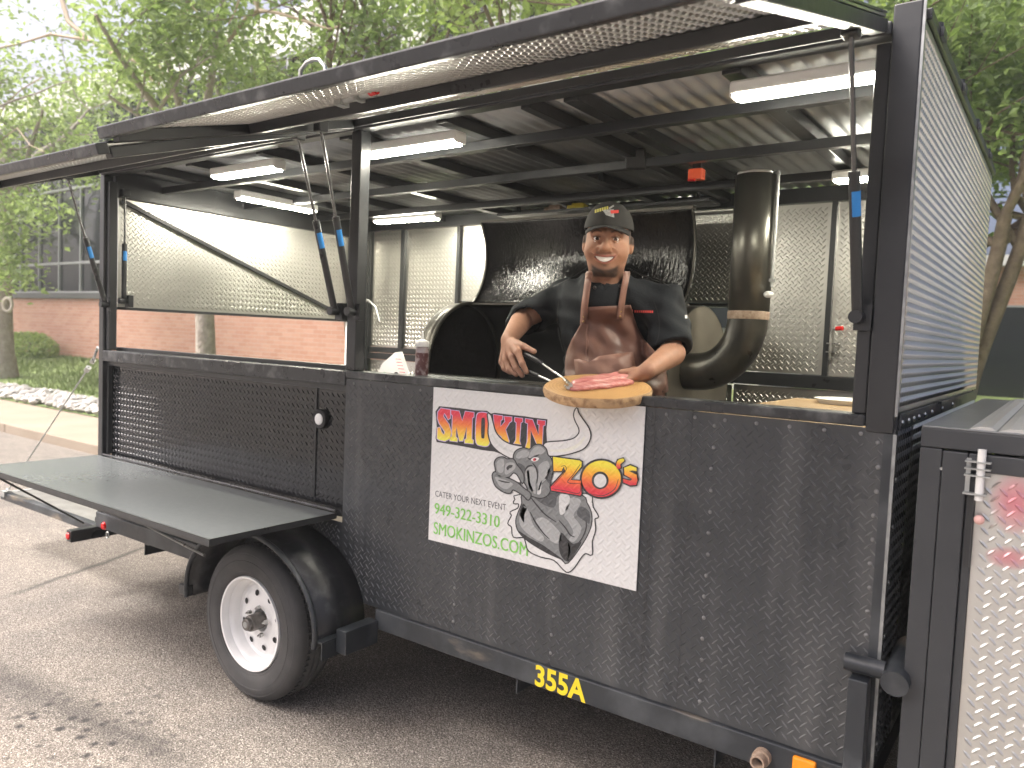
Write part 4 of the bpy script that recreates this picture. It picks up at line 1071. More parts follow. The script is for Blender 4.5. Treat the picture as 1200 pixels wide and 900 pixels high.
# joints
SR, SL = A(661, 352, 2.77), A(777, 357, 2.76)
ER, WR = A(612, 375, 2.62), A(596, 398, 2.43)
EL, WL = A(788, 414, 2.66), A(759, 434, 2.42)
# right hand with the tongs
K = [A(607, 413, 2.355), A(600, 419, 2.37), A(593, 423, 2.385), A(588, 424, 2.40)]
FR = [[K[0], A(612, 426, 2.335), A(617, 436, 2.34)], [K[1], A(605, 432, 2.352), A(612, 440, 2.352)], [K[2], A(597, 433, 2.37), A(605, 439, 2.365)], [K[3], A(591, 432, 2.388), A(598, 437, 2.385)]]
THR = [A(602, 401, 2.41), A(614, 406, 2.38), A(626, 412, 2.365)]
def hand_r(p):
    d = cone(p, ER, WR, .047, .030)
    for k, r in zip(K, (.0145, .014, .0135, .0125)): d = smin(d, cone(p, WR+(k-WR)*.15, k, .021, r), .012)
    f = None
    for c, r in zip(FR, (.0118, .012, .0112, .0098)):
        s = smin(cone(p, c[0], c[1], r*1.1, r), cone(p, c[1], c[2], r, r*.82), .004)
        f = s if f is None else smin(f, s, .0028)
    d = smin(d, f, .006)
    t = smin(cone(p, THR[0], THR[1], .017, .0125), cone(p, THR[1], THR[2], .0125, .0098), .005)
    return smin(d, t, .009)
# left hand under the board, thumb on top
KL = [A(741, 441, 2.385), A(743, 444, 2.40), A(746, 447, 2.415), A(750, 449, 2.425)]
FL = [[KL[0], A(731, 449, 2.35), A(722, 453, 2.32)], [KL[1], A(733, 453, 2.36), A(724, 457, 2.33)], [KL[2], A(737, 456, 2.37), A(729, 460, 2.345)], [KL[3], A(742, 457, 2.385), A(735, 461, 2.36)]]
THL = [A(755, 436, 2.42), A(743, 434.5, 2.40), A(728, 436.5, 2.372)]
def hand_l(p):
    d = cone(p, EL, WL, .048, .030)
    for k, r in zip(KL, (.0135, .0135, .013, .012)): d = smin(d, cone(p, WL+(k-WL)*.1, k, .021, r), .012)
    f = None
    for c, r in zip(FL, (.0115, .0118, .011, .0095)):
        s = smin(cone(p, c[0], c[1], r*1.1, r), cone(p, c[1], c[2], r, r*.82), .004)
        f = s if f is None else smin(f, s, .0028)
    d = smin(d, f, .006)
    t = smin(cone(p, THL[0], THL[1], .0165, .013), cone(p, THL[1], THL[2], .013, .0105), .005)
    return smin(d, t, .009)
PEL = A(716, 505, 2.78)
FOOT = [np.array((PEL[0]-.13, 2.80, ZF)), np.array((PEL[0]+.13, 2.80, ZF))]
def trunk_in(p):
    d = smin(ellip(p, A(714, 380, 2.78), (.17, .115, .18), FT[:, [0, 2, 1]]), ellip(p, A(716, 450, 2.77), (.17, .125, .22), FT[:, [0, 2, 1]]), .05)
    d = smin(d, cone(p, SR, ER, .045, .04), .03); d = smin(d, cone(p, SL, EL, .045, .04), .03)
    for f in FOOT: d = smin(d, cone(p, (f[0], f[1], 1.28), (f[0], f[1]+.02, ZF+.09), .085, .045), .05); d = smin(d, cone(p, (f[0], f[1]+.04, ZF+.035), (f[0]+.03, f[1]-.16, ZF+.03), .034, .03), .03)
    return d
Vs, Fs, Cs = [], [], []
off_ = 0
def put(f, lo, hi, h, colf=None):
    global off_
    V, F = nets(f, lo, hi, h)
    Vs.append(V); Fs.append(F+off_); off_ += len(V)
    Cs.append(colf(V) if colf else np.tile(TONE, (len(V), 1)))
def sst(a, b, x): t = np.clip((x-a)/(b-a), 0, 1); return t*t*(3-2*t)
def face_col(V):
    q = (V-HC)@FH
    u, b, c = q.T; au = np.abs(u)
    C = np.tile(TONE, (len(V), 1))
    def mixin(w, col): C[:] = C*(1-w[:, None])+np.array(col)*w[:, None]
    fr = c > .03
    m2 = mouth2(q)
    # warm cheeks, nose
    mixin(.35*np.exp(-((au-.048)/.025)**2-((b+.02)/.025)**2)*fr, (.41, .195, .125))
    # beard shadow, chin beard, moustache
    jaw = sst(-.055, -.09, b)*sst(-.03, .03, c)
    mixin(.5*jaw, (.13, .075, .055))
    tb = -.088+.016*(au/.045)**2
    chinb = sst(tb, tb-.012, b)*sst(.058, .042, au)*sst(.022, .045, c)*sst(-.124, -.116, b)
    mixin(.93*chinb, (.022, .017, .015))
    mixin(.6*np.exp(-(u/.012)**2-((b+.079)/.006)**2)*fr, (.03, .02, .018))
    mixin(.42*sst(.04, .028, au)*np.exp(-((b+.0375-.15*au)/.0055)**2)*fr, (.06, .04, .032))
    rgn = np.random.default_rng(3); bl = np.sin(90*u+3*np.sin(70*b))*np.sin(85*b+2*np.sin(60*u)); mixin(.10*np.clip(bl, 0, 1), (.30, .13, .08)); mixin(.10*np.clip(-bl, 0, 1), (.5, .28, .18))
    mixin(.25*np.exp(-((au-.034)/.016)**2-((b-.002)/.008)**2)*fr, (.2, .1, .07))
    # lips and mouth
    mixin(.75*((m2 > -.0015) & (m2 < .007) & fr & (au < .04)), (.34, .13, .105))
    mixin(1.*((m2 <= -.0012) & fr), (.05, .015, .015))
    # eyebrows
    arc_ = b-(.0435+.006*np.exp(-((au-.036)/.014)**2)-.003*(au > .05))
    mixin(.88*np.exp(-(arc_/.0042)**2)*sst(.014, .02, au)*sst(.062, .053, au)*fr, (.02, .014, .012))
    # eyelid line
    mixin(.85*np.exp(-((b-.0255)/.0026)**2)*sst(.017, .021, au)*sst(.053, .049, au)*fr, (.03, .018, .015))
    # hair at the temples and behind
    mixin(.9*(sst(.0, .012, b)*sst(.07, .076, au)*(c > -.03)*(c < .028)*(b < .09) + (c < -.045)*(b > -.06)*(au < .086)).clip(0, 1), (.018, .014, .013))
    return C
put(head_w, HC-(.14, .15, .20), HC+(.14, .15, .17), .0026, face_col)
c0 = np.minimum.reduce([WR, ER]+[x for f in FR for x in f]+THR)-.06; c1 = np.maximum.reduce([WR, ER]+[x for f in FR for x in f]+THR)+.06
hcol = lambda V: np.tile(TONE*(1.0, 1.03, 1.08), (len(V), 1))
put(hand_r, c0, c1, .0028, hcol)
c0 = np.minimum.reduce([WL, EL]+[x for f in FL for x in f]+THL)-.065; c1 = np.maximum.reduce([WL, EL]+[x for f in FL for x in f]+THL)+.065
put(hand_l, c0, c1, .0028, hcol)
put(trunk_in, (-2.05, 2.5, ZF-.02), (-1.0, 3.05, 1.95), .016)
body = arr_mesh('body', np.concatenate(Vs), np.concatenate(Fs), SKIN, CH, np.concatenate(Cs))
def HW(u, b, c): return HC+FH@np.array((u, b, c), float)
SCL = mat('eye_white', (.8, .78, .76), .2); IRIS = mat('dark_iris', (.035, .018, .012), .1); TOOTH = mat('teeth_white', (.8, .77, .72), .3)
for s in (-1, 1):
    ec = HW(s*.034, .0190, .0805)
    e = MB().sphere(ec, .0146, 16, 12).build('eye', SCL, CH, smooth=180)
    g = vec(CAM)-ec; g /= np.linalg.norm(g)
    MB().lathe(Vector(ec+g*.0144), Vector(g), [(0, .0012), (.0035, .0010), (.0062, .0001), (.0068, -.0012)], 16).build('iris', IRIS, e, smooth=180)
rows = []
for j in range(4):
    row = []
    for i in range(17):
        u = -.0325+.065*i/16-.002
        top = -.0475+.9*(u+.002)**2/.036*.12; bot = -.0668+((u+.002)/.037)**2*.0215
        b = top-.0005+(max(bot+.0025, top-.0165)-top)*j/3
        q0 = np.array((u, b, .13))
        for _ in range(40): q0[2] -= float(head0(q0[None])[0])*.8
        ridge = .0008*abs(math.sin(i*math.pi*5/16))
        row.append(HW(u, b, q0[2]-.0022+ridge))
    rows.append(row)
MB().sheet(rows).build('teeth', TOOTH, CH, smooth=180)

# jacket
CLOTH = mat('black_chef_cloth', (.008, .0095, .012), .8, base2=(.014, .0165, .02), vscale=6, bump=.0014, bscale=140, spec=.25)
def folds(p, s=1.):
    x, y, z = p[..., 0], p[..., 1], p[..., 2]
    return s*(.0035*np.sin(38*z+9*np.sin(7*x+4*y)+16*x)+.0025*np.sin(60*x-25*z+6*np.sin(11*z))+.002*np.sin(80*z+45*y+30*x))
CHC, BLC = A(714, 382, 2.77), A(717, 455, 2.76)
def jacket_solid(p):
    F3 = FT[:, [0, 2, 1]]
    d = smin(ellip(p, CHC, (.205, .15, .20), F3), ellip(p, BLC, (.205, .172, .24), F3), .06)
    nb = HW(0, -.17, -.05)
    d = smin(d, cone(p, nb, SR, .075, .078), .06); d = smin(d, cone(p, nb, SL, .075, .078), .06)
    aR = SR+(ER-SR)*.98; aL = SL+(EL-SL)*.86
    dR = cone(p, SR, aR, .082, .072); dL = cone(p, SL, aL, .083, .08)
    d = smin(d, dR, .035); d = smin(d, dL, .03)
    return d+folds(p, 1.5)
CUTR = (WR-ER)/np.linalg.norm(WR-ER)
def jacket(p):
    d = jacket_solid(p)
    # hollow sleeve ends and neck
    d = np.maximum(d, -cone(p, SR+(ER-SR)*.75, ER+(WR-ER)*.6, .052, .06))
    d = np.maximum(d, -cone(p, SL+(EL-SL)*.72, EL+(EL-SL)*.5, .05, .062))
    vR = ER-SR; vR = vR/np.linalg.norm(vR); vL = EL-SL; vL = vL/np.linalg.norm(vL)
    hemR = (p-(ER+CUTR*.03))@CUTR; hemL = (p-(SL+(EL-SL)*.93))@vL
    nearR = np.linalg.norm(p-ER, axis=-1) < .16; nearL = np.linalg.norm(p-EL, axis=-1) < .16
    d = np.where(nearR, np.maximum(d, hemR), d); d = np.where(nearL, np.maximum(d, hemL), d)
    q = (p-HC)@FH
    col = np.maximum(cone(q, (0, -.125, -.022), (0, -.19, -.04), .083, .095), q[..., 1]+.128+.45*np.maximum(q[..., 2], -.05))
    d = smin(d, col, .012)
    d = np.maximum(d, -cone(q, (0, .0, -.02), (0, -.16, -.035), .074, .07))
    d = np.maximum(d, -cone(q, (0, -.10, .06), (0, -.155, .055), .045, .010))
    return d
lo = np.minimum.reduce([SR, ER, BLC-(0, 0, .2)])-(.1, .22, .05); hi = np.maximum.reduce([SL, EL, HW(0, -.08, -.05)])+(.14, .22, .03)
V, F = nets(jacket, lo, hi, .0062)
JK = arr_mesh('chef_jacket', V, F, CLOTH, CH)
jkf = lambda p: np.minimum(jacket_solid(p), jacket(p))
def trousers(p):
    d = ellip(p, PEL+(0, 0, -.02), (.2, .165, .2), FT[:, [0, 2, 1]])
    for f in FOOT: d = smin(d, cone(p, (f[0], f[1]-.0, 1.22), (f[0], f[1]+.02, ZF+.07), .115, .08), .04)
    return d+folds(p, .8)
V, F = nets(trousers, (-1.95, 2.5, ZF+.03), (-1.0, 3.05, 1.5), .014)
arr_mesh('trousers', V, F, CLOTH, CH)
for f in FOOT:
    V, F = nets(lambda p: np.maximum(smin(cone(p, (f[0], f[1]+.045, ZF+.045), (f[0]+.03, f[1]-.17, ZF+.04), .044, .038), cone(p, (f[0], f[1]+.03, ZF+.1), (f[0], f[1]+.03, ZF+.05), .05, .05), .03), ZF+.002-p[..., 2]), (f[0]-.1, f[1]-.27, ZF-.01), (f[0]+.12, f[1]+.13, ZF+.17), .008)
    arr_mesh('shoe', V, F, DARK, CH)
# cap
CAPM = mat('black_cap_cloth', (.02, .019, .018), .85, base2=(.032, .03, .028), vscale=30, bump=.0006, bscale=300)
def cap_solid(q): return smin(ellip(q, (0, .058, -.014), (.0945, .105, .112)), ellip(q, (0, .105, -.005), (.07, .052, .085)), .02)
def cap(p):
    q = (p-HC)@FH
    d = cap_solid(q)
    d = np.maximum(d, -ellip(q, (0, .054, -.014), (.0895, .1, .107)))
    return np.maximum(d, (.062+.10*np.minimum(q[..., 2]-.09, 0)*.35+.0)-q[..., 1])
V, F = nets(cap, HC-(.15, .15, .03), HC+(.15, .15, .19), .003)
CP = arr_mesh('cap', V, F, CAPM, CH)
rows = []
for j in range(6):
    row = []
    for i in range(21):
        t = math.radians(-62+124*i/20); k = j/5
        s_, c_ = math.sin(t), math.cos(t)
        ri = .0925; ext = .068*max(0, math.cos(t*1.25))**.7
        u = s_*ri*(1-.02*k); c = -.014+c_*.112+ext*k
        b = .0655-.02*(1-c_)*1.4-.010*k*c_*1.0-.012*k*abs(s_)
        row.append(HW(u, b, c))
    rows.append(row)
MB().sheet(rows).build('cap_visor', CAPM, CP, smooth=180, solid=.004)
MB().sphere(HW(0, .1625, -.012), .006, 8, 6).build('cap_button', CAPM, CP, smooth=180)
cap_f = lambda p: cap_solid((p-HC)@FH)
def decal(name, f, px_rows, m, parent, off=.0012, smooth=180, solid=0):
    rows = [[trace(f, px, py, off) for px, py in r] for r in px_rows]
    return MB().sheet(rows).build(name, m, parent, smooth=smooth, solid=solid)
def quad_rows(p00, p10, p11, p01, n=4, m=3):
    g = lambda a, b, t: (a[0]+(b[0]-a[0])*t, a[1]+(b[1]-a[1])*t)
    return [[g(g(p00, p10, i/n), g(p01, p11, i/n), j/m) for i in range(n+1)] for j in range(m+1)]
EMY, EMR, EMW = mat('yellow_thread', (.55, .5, .12), .7), mat('red_thread', (.6, .06, .05), .7), mat('grey_thread', (.5, .5, .5), .7, base2=(.15, .15, .15), vscale=220)
for k in range(6):
    x = 697+2.75*k; y = 245.8-.8*k
    decal('cap_lettering', cap_f, quad_rows((x, y), (x+2, y-.5), (x+2, y+3.3), (x, y+3.8), 2, 2), EMY, CP)
decal('cap_bull_emblem', cap_f, quad_rows((706, 246), (719, 245), (720, 255), (710, 252)), EMW, CP, .0016)
decal('cap_bull_horn', cap_f, quad_rows((713, 243.5), (719, 240), (720, 241.5), (714, 245.5)), EMW, CP, .002)
decal('cap_lettering', cap_f, quad_rows((715, 246.5), (725, 246), (725, 249.5), (716, 250.5)), EMR, CP, .002)

# apron draped over the jacket
LEATH = mat('brown_leather', (.12, .052, .036), .46, base2=(.22, .11, .078), vscale=11, rvar=.08, bump=.001, bscale=50)
LEATH2 = mat('strap_leather', (.22, .11, .08), .5, base2=(.29, .155, .115), vscale=14, bump=.0008, bscale=50)
def interp(tab, y):
    ys = [t[0] for t in tab]; return np.interp(y, ys, [t[1] for t in tab]), np.interp(y, ys, [t[2] for t in tab])
tab = [(360, 688.5, 739), (372, 685, 742.5), (385, 677.5, 747), (398, 670, 754.5), (410, 665, 766), (422, 662.5, 776), (440, 662, 783), (470, 662, 786), (500, 664, 790)]
rows = []
for y in np.linspace(0, 1, 34):
    py = 360+140*y
    l, r = interp(tab, py)
    n = 26
    row = []
    for i in range(n+1):
        t = i/n; px = l+(r-l)*t
        row.append((px, py-(2.5*t if y < .03 else 2.5*t*(1-min(1, y*3)))))
    rows.append(row)
APR = decal('apron', jkf, rows, LEATH, CH, .009, solid=.003)
sd = lambda off: APR
for pts, wd in (([(690.5, 318), (689, 330), (687, 345), (685, 360), (683.5, 380)], 7.5), ([(735, 318), (732.5, 332), (730, 346), (728, 360), (726.5, 374)], 7.5)):
    rows = [[(px-wd/2*(1 if k else .7), py), (px, py), (px+wd/2*(1 if k else .7), py)] for k, (px, py) in enumerate(cat_open(pts, 4))]
    st = decal('apron_strap', lambda p: np.minimum(jacket(p), head_w(p)), rows, LEATH2, CH, .014, solid=.003)
    for py in (pts[-1][1]-9, pts[-1][1]-3):
        x = pts[-1][0]+(.8 if py < pts[-1][1]-5 else .3)
        MB().sphere(trace(jacket_solid, x, py, .017), .0048, 8, 6).build('strap_rivet', mat('brass_rivet', (.45, .3, .13), .35, 1.), st, smooth=60)
pk = quad_rows((673, 421), (742, 412), (748, 448), (676, 452), 12, 6)
pk[0] = [(x, y+(6*math.exp(-((x-690)/7)**2))) for x, y in pk[0]]
decal('apron_pocket', jkf, pk, LEATH2, APR, .0135, solid=.003)
decal('apron_seam', jkf, [[(688+dx+.6*math.sin(py*.3), py) for dx in (-1, 0, 1)] for py in np.linspace(364, 425, 24)], LEATH2, APR, .0118, solid=.002)
for px, py in ((697, 337), (727, 335)):
    MB().sphere(trace(jacket, px, py, .002), .007, 10, 6).build('jacket_button', mat('dark_button', (.05, .04, .04), .3), JK, smooth=60)
for pl in ([(655, 352), (653, 372), (655, 392), (660, 412)], [(766, 352), (772, 372), (772, 392), (768, 404)], [(690, 312), (675, 322), (660, 330), (648, 336)], [(736, 314), (752, 322), (770, 328), (786, 336)]):
    pp = cat_open(pl, 6)
    decal('jacket_seam', jacket_solid, [[(x-.55, y), (x+.55, y)] for x, y in pp] if abs(pl[0][1]-pl[-1][1]) > 30 else [[(x, y-.5), (x, y+.5)] for x, y in pp], DARK, JK, .0008)
# embroidery on the chest
ring = [trace(jacket_solid, 738+3*math.cos(t), 364.5+3*math.sin(t), .002) for t in (2*math.pi*k/14 for k in range(15))]
MB().tube(ring, .0022, 6).sphere(trace(jacket_solid, 738, 364.5, .002), .004, 8, 6).build('chest_emblem', EMR, JK, smooth=60)
for k in range(9):
    x = 743.5+k*2.5
    decal('chest_lettering', jacket_solid, quad_rows((x, 363.6+.05*k), (x+1.8, 363.6+.05*k), (x+1.8, 366.2+.05*k), (x, 366.2+.05*k), 2, 2), EMR, JK, .0022)
sl = decal('sleeve_patch', jacket_solid, quad_rows((802.5, 369), (805.5, 369), (805.5, 373), (803, 373), 2, 2), SCL, JK, .0022)

# ------------------------------------------------------------------ board, meat, tongs
BC = Vector(A(700, 452.5, 2.262)); BRAD = .18
tilt = math.radians(10.5)
tow = Vector((.47, -.88, 0)).normalized()
BN = (Vector((0, 0, 1))*math.cos(tilt)+tow*math.sin(tilt)).normalized()
BN = (BN+Vector((-.02, 0, 0))).normalized()
BU = (Vector((1, 0, 0))-BN*BN.x).normalized(); BV = BN.cross(BU)
BD = thing('serving_board', 'round live edge wooden board held out over the counter', 'board', BC-BN*.03)
WOOD = mat('board_wood', (.5, .29, .11), .5)
N, L, P = NT(WOOD)
tc = N.new('ShaderNodeTexCoord')
vm = N.new('ShaderNodeVectorMath'); vm.operation = 'DISTANCE'; L.new(tc.outputs['Object'], vm.inputs[0]); vm.inputs[1].default_value = BC+BU*.02
nzn = N.new('ShaderNodeTexNoise'); nzn.inputs['Scale'].default_value = 12; L.new(tc.outputs['Object'], nzn.inputs['Vector'])
ring_ = mth(N, L, 'FRACT', mth(N, L, 'ADD', mth(N, L, 'MULTIPLY', vm.outputs['Value'], 85), mth(N, L, 'MULTIPLY', nzn.outputs[0], 1.6)))
c1 = mixc(N, L, ring_, (.56, .33, .13), (.44, .24, .085))
L.new(mixc(N, L, mth(N, L, 'MULTIPLY', nzn.outputs[0], .4), c1, (.36, .18, .07)), P.inputs['Base Color'])
R = random.Random(8)
NB = 96
rad = [BRAD*(1+.012*math.sin(3*t+1)+.01*math.sin(7*t)) for t in (2*math.pi*k/NB for k in range(NB))]
def ringp(f, h, jit=0): return [BC+(BU*math.cos(2*math.pi*k/NB)+BV*math.sin(2*math.pi*k/NB))*(rad[k]*f+R.uniform(-jit, jit))+BN*h for k in range(NB)]
t0, t1, t2 = ringp(.985, .0), ringp(.965, .002), [BC+BN*.002]
b = MB().add(t0+t1+t2, [(k, (k+1) % NB, NB+(k+1) % NB, NB+k) for k in range(NB)]+[(NB+k, NB+(k+1) % NB, 2*NB) for k in range(NB)])
u0 = ringp(.95, -.033)
b.add(u0+[BC-BN*.033], [((k+1) % NB, k, NB) for k in range(NB)])
b.build('board_top', WOOD, BD, smooth=40)
BARKW = mat('board_bark', (.52, .34, .18), .85, base2=(.24, .13, .065), vscale=45, lo=.45, hi=.7, bump=.003, bscale=90)
rr_ = [ringp(.986, .0), ringp(1.0, -.006, .0016), ringp(1.0, -.013, .002), ringp(.995, -.021, .002), ringp(.975, -.029, .0016), ringp(.951, -.033)]
MB().sheet([r+[r[0]] for r in rr_]).build('bark_rim', BARKW, BD, smooth=50)
# meat
MEAT = mat('pink_brisket', (.50, .17, .15), .38, base2=(.62, .30, .26), vscale=20, bump=.0015, bscale=60)
N, L, P = NT(MEAT)
tc = N.new('ShaderNodeTexCoord'); mp = N.new('ShaderNodeMapping'); mp.inputs['Scale'].default_value = (6, 45, 110); L.new(tc.outputs['Object'], mp.inputs[0])
nm = N.new('ShaderNodeTexNoise'); nm.inputs['Scale'].default_value = 1.3; L.new(mp.outputs[0], nm.inputs['Vector'])
L.new(ramp(N, L, nm.outputs[0], ((.3, (.42, .12, .11)), (.5, (.56, .21, .19)), (.66, (.66, .36, .31)))), P.inputs['Base Color'])
def bpt(px, py, h):
    o = CAM; d = ((px-600)/FPX*CR-(py-450)/FPX*CU+CF)
    t = (BC+BN*h-o).dot(BN)/d.dot(BN)
    return o+d*t
mt = thing('brisket_slices', 'pink sliced brisket strips lying on the wooden board', 'meat', bpt(705, 451, .004))
for k, (a, b_, w, h, lift) in enumerate((((667, 457.5), (743, 448.5), .030, .016, .002), ((670, 453), (745, 444), .03, .021, .003), ((676, 450.5), (747, 441.5), .024, .02, .004))):
    p0, p1 = bpt(*a, .003), bpt(*b_, .003)
    ax = (p1-p0); ln = ax.length; ax.normalize(); sd_ = BN.cross(ax)
    rows = []
    for i in range(29):
        t = i/28
        tap = (1-(2*abs(t-.5))**6)**.5 if 0 < t < 1 else .02
        tap = max(tap, .05)
        c = p0+ax*ln*t+sd_*(.003*math.sin(9*t+k)+.002*math.sin(21*t))+BN*(lift*.3)
        rows.append([c+sd_*w*tap*math.copysign(abs(math.cos(q))**.6, math.cos(q))*(1+.03*math.sin(11*t+q*2))+BN*(max(0, math.sin(q)+.15)**.7*h*tap*(1+.05*math.sin(23*t+2*k))) for q in (2*math.pi*j/16 for j in range(17))])
    MB().sheet(rows).build('slice', MEAT, mt, smooth=60)
# tongs
TG = thing('kitchen_tongs', 'steel tongs with black grips gripping the meat', 'tongs', A(640, 433, 2.33))
GRIP = mat('black_grip', (.014, .015, .017), .4)
tip = bpt(669, 451.5, .022); tipb = bpt(666, 454.5, .012)
for nm_, pts, tp_ in (('tong_arm', [(604, 411, 2.40), (616, 415, 2.375), (634, 425, 2.345), (648, 435, 2.32), (660, 443, 2.30)], tip), ('tong_arm', [(611, 434, 2.385), (620, 436.5, 2.36), (629, 439.5, 2.345), (646, 447, 2.32), (657, 450.5, 2.30)], tipb)):
    P3 = [Vector(A(*p)) for p in pts]
    arm = MB().tube(P3[2:]+[tp_], [.0042, .0042, .0048, .006], 8).build(nm_, STEEL, TG, smooth=60)
    MB().tube([P3[0], P3[1], P3[2], P3[2].lerp(P3[3], .15)], [.0075, .0095, .0085, .005], 10).build('grip', GRIP, arm, smooth=60)
MB().tube([Vector(A(604, 411, 2.40)), Vector(A(600, 421, 2.42)), Vector(A(604, 431, 2.41)), Vector(A(611, 434, 2.385))], .006, 8).build('spring', STEEL, TG, smooth=60)
# ------------------------------------------------------------------ the place around the trailer
# asphalt
ASP = mat('asphalt', (.12, .11, .10), .85)
N, L, P = NT(ASP)
tc = N.new('ShaderNodeTexCoord')
def noise(N, L, vec, scale, detail=4, rough=.5):
    t = N.new('ShaderNodeTexNoise'); t.inputs['Scale'].default_value = scale; t.inputs['Detail'].default_value = detail; t.inputs['Roughness'].default_value = rough
    L.new(vec, t.inputs['Vector']); return t.outputs[0]
def vor(N, L, vec, scale):
    t = N.new('ShaderNodeTexVoronoi'); t.inputs['Scale'].default_value = scale; L.new(vec, t.inputs['Vector']); return t
O = tc.outputs['Object']
v1 = vor(N, L, O, 225); v2 = vor(N, L, O, 110)
hue = N.new('ShaderNodeSeparateColor'); L.new(v1.outputs['Color'], hue.inputs[0])
stone = ramp(N, L, hue.outputs[0], ((0, (.085, .074, .062)), (.4, (.16, .142, .122)), (.75, (.25, .225, .195)), (.93, (.36, .33, .29)), (1, (.5, .47, .42))))
big = noise(N, L, O, .55, 5); mid = noise(N, L, O, 4, 5)
tone = mth(N, L, 'ADD', mth(N, L, 'MULTIPLY', big, .55), mth(N, L, 'MULTIPLY', mid, .45))
dirt = ramp(N, L, tone, ((.35, (.76, .76, .77)), (.5, (.96, .95, .94)), (.66, (1.12, 1.1, 1.07))))
mul = N.new('ShaderNodeMix'); mul.data_type = 'RGBA'; mul.blend_type = 'MULTIPLY'; mul.inputs[0].default_value = 1
L.new(stone, mul.inputs[6]); L.new(dirt, mul.inputs[7])
sp = N.new('ShaderNodeSeparateXYZ'); L.new(O, sp.inputs[0])
wob = mth(N, L, 'MULTIPLY', mth(N, L, 'SUBTRACT', noise(N, L, O, 2.2, 5), .5), .16)
def band(p, q, width, soft=.5):
    """mask of a stain along the segment p q"""
    p, q = Vector(p[:2]), Vector(q[:2]); d = (q-p); ln = d.length; d.normalize(); n = Vector((-d.y, d.x))
    s = mth(N, L, 'SUBTRACT', mth(N, L, 'ADD', mth(N, L, 'MULTIPLY', sp.outputs[0], n.x), mth(N, L, 'MULTIPLY', sp.outputs[1], n.y)), n.dot(p))
    s = mth(N, L, 'ABSOLUTE', mth(N, L, 'ADD', s, wob))
    t = mth(N, L, 'SUBTRACT', mth(N, L, 'ADD', mth(N, L, 'MULTIPLY', sp.outputs[0], d.x), mth(N, L, 'MULTIPLY', sp.outputs[1], d.y)), d.dot(p)+ln/2)
    e = mth(N, L, 'SUBTRACT', 1, mth(N, L, 'POWER', mth(N, L, 'DIVIDE', mth(N, L, 'ABSOLUTE', t), ln/2), 6), clamp=True)
    m = mth(N, L, 'SUBTRACT', 1, mth(N, L, 'DIVIDE', s, width), clamp=True)
    return mth(N, L, 'MULTIPLY', m, e)
col = mul.outputs[2]
for a, b, w, k in (((0, 702), (200, 632), .04, .8), ((-40, 770), (230, 905), .13, .6)):
    col = mixc(N, L, mth(N, L, 'MULTIPLY', band(at(*a, 2, 0), at(*b, 2, 0), w), k), col, (.035, .033, .031))
spots = vor(N, L, O, 16)
near = at(70, 860, 2, 0)
rad = mth(N, L, 'DIVIDE', mth(N, L, 'SQRT', mth(N, L, 'ADD', mth(N, L, 'POWER', mth(N, L, 'SUBTRACT', sp.outputs[0], near.x), 2), mth(N, L, 'POWER', mth(N, L, 'SUBTRACT', sp.outputs[1], near.y), 2))), .6)
sm = mth(N, L, 'MULTIPLY', mth(N, L, 'SUBTRACT', 1, rad, clamp=True), mth(N, L, 'SUBTRACT', 1, mth(N, L, 'DIVIDE', mth(N, L, 'ADD', spots.outputs['Distance'], wob), .42), clamp=True))
col = mixc(N, L, mth(N, L, 'MULTIPLY', sm, 2.2, clamp=True), col, (.035, .032, .03))
L.new(col, P.inputs['Base Color'])
bp = N.new('ShaderNodeBump'); bp.inputs['Distance'].default_value = .004; bp.inputs['Strength'].default_value = .9
L.new(mth(N, L, 'ADD', mth(N, L, 'MULTIPLY', hue.outputs[1], .6), v2.outputs['Distance']), bp.inputs['Height']); L.new(bp.outputs[0], P.inputs['Normal'])
g = MB().add([(-300, -300, 0), (300, -300, 0), (300, 300, 0), (-300, 300, 0)], [(0, 1, 2, 3)]).build('road', ASP)
tag(g, 'weathered asphalt road surface', kind='structure')

CONC = mat('tan_concrete', (.25, .205, .155), .85, base2=(.31, .255, .195), vscale=1.5, bump=.002, bscale=90)
kb = MB()
x = -60.
KERB = thing('kerb', None, None, (0, 4.65, 0)); KERB['kind'] = 'structure'; KERB['label'] = 'tan concrete kerb along the road'
SW = thing('sidewalk', None, None, (0, 5.2, 0)); SW['kind'] = 'structure'; SW['label'] = 'tan concrete sidewalk'
i = 0
while x < 30:
    MB().box((x, 4.57, -.05), (x+2.99, 4.72, .125)).build('kerb_stone', CONC, KERB, bevel=.015)
    MB().box((x, 4.724, -.05), (x+1.494, 5.9, .118)).build('slab', CONC, SW, bevel=.006)
    MB().box((x+1.5, 4.724, -.05), (x+2.994, 5.9, .118)).build('slab', CONC, SW, bevel=.006)
    x += 3
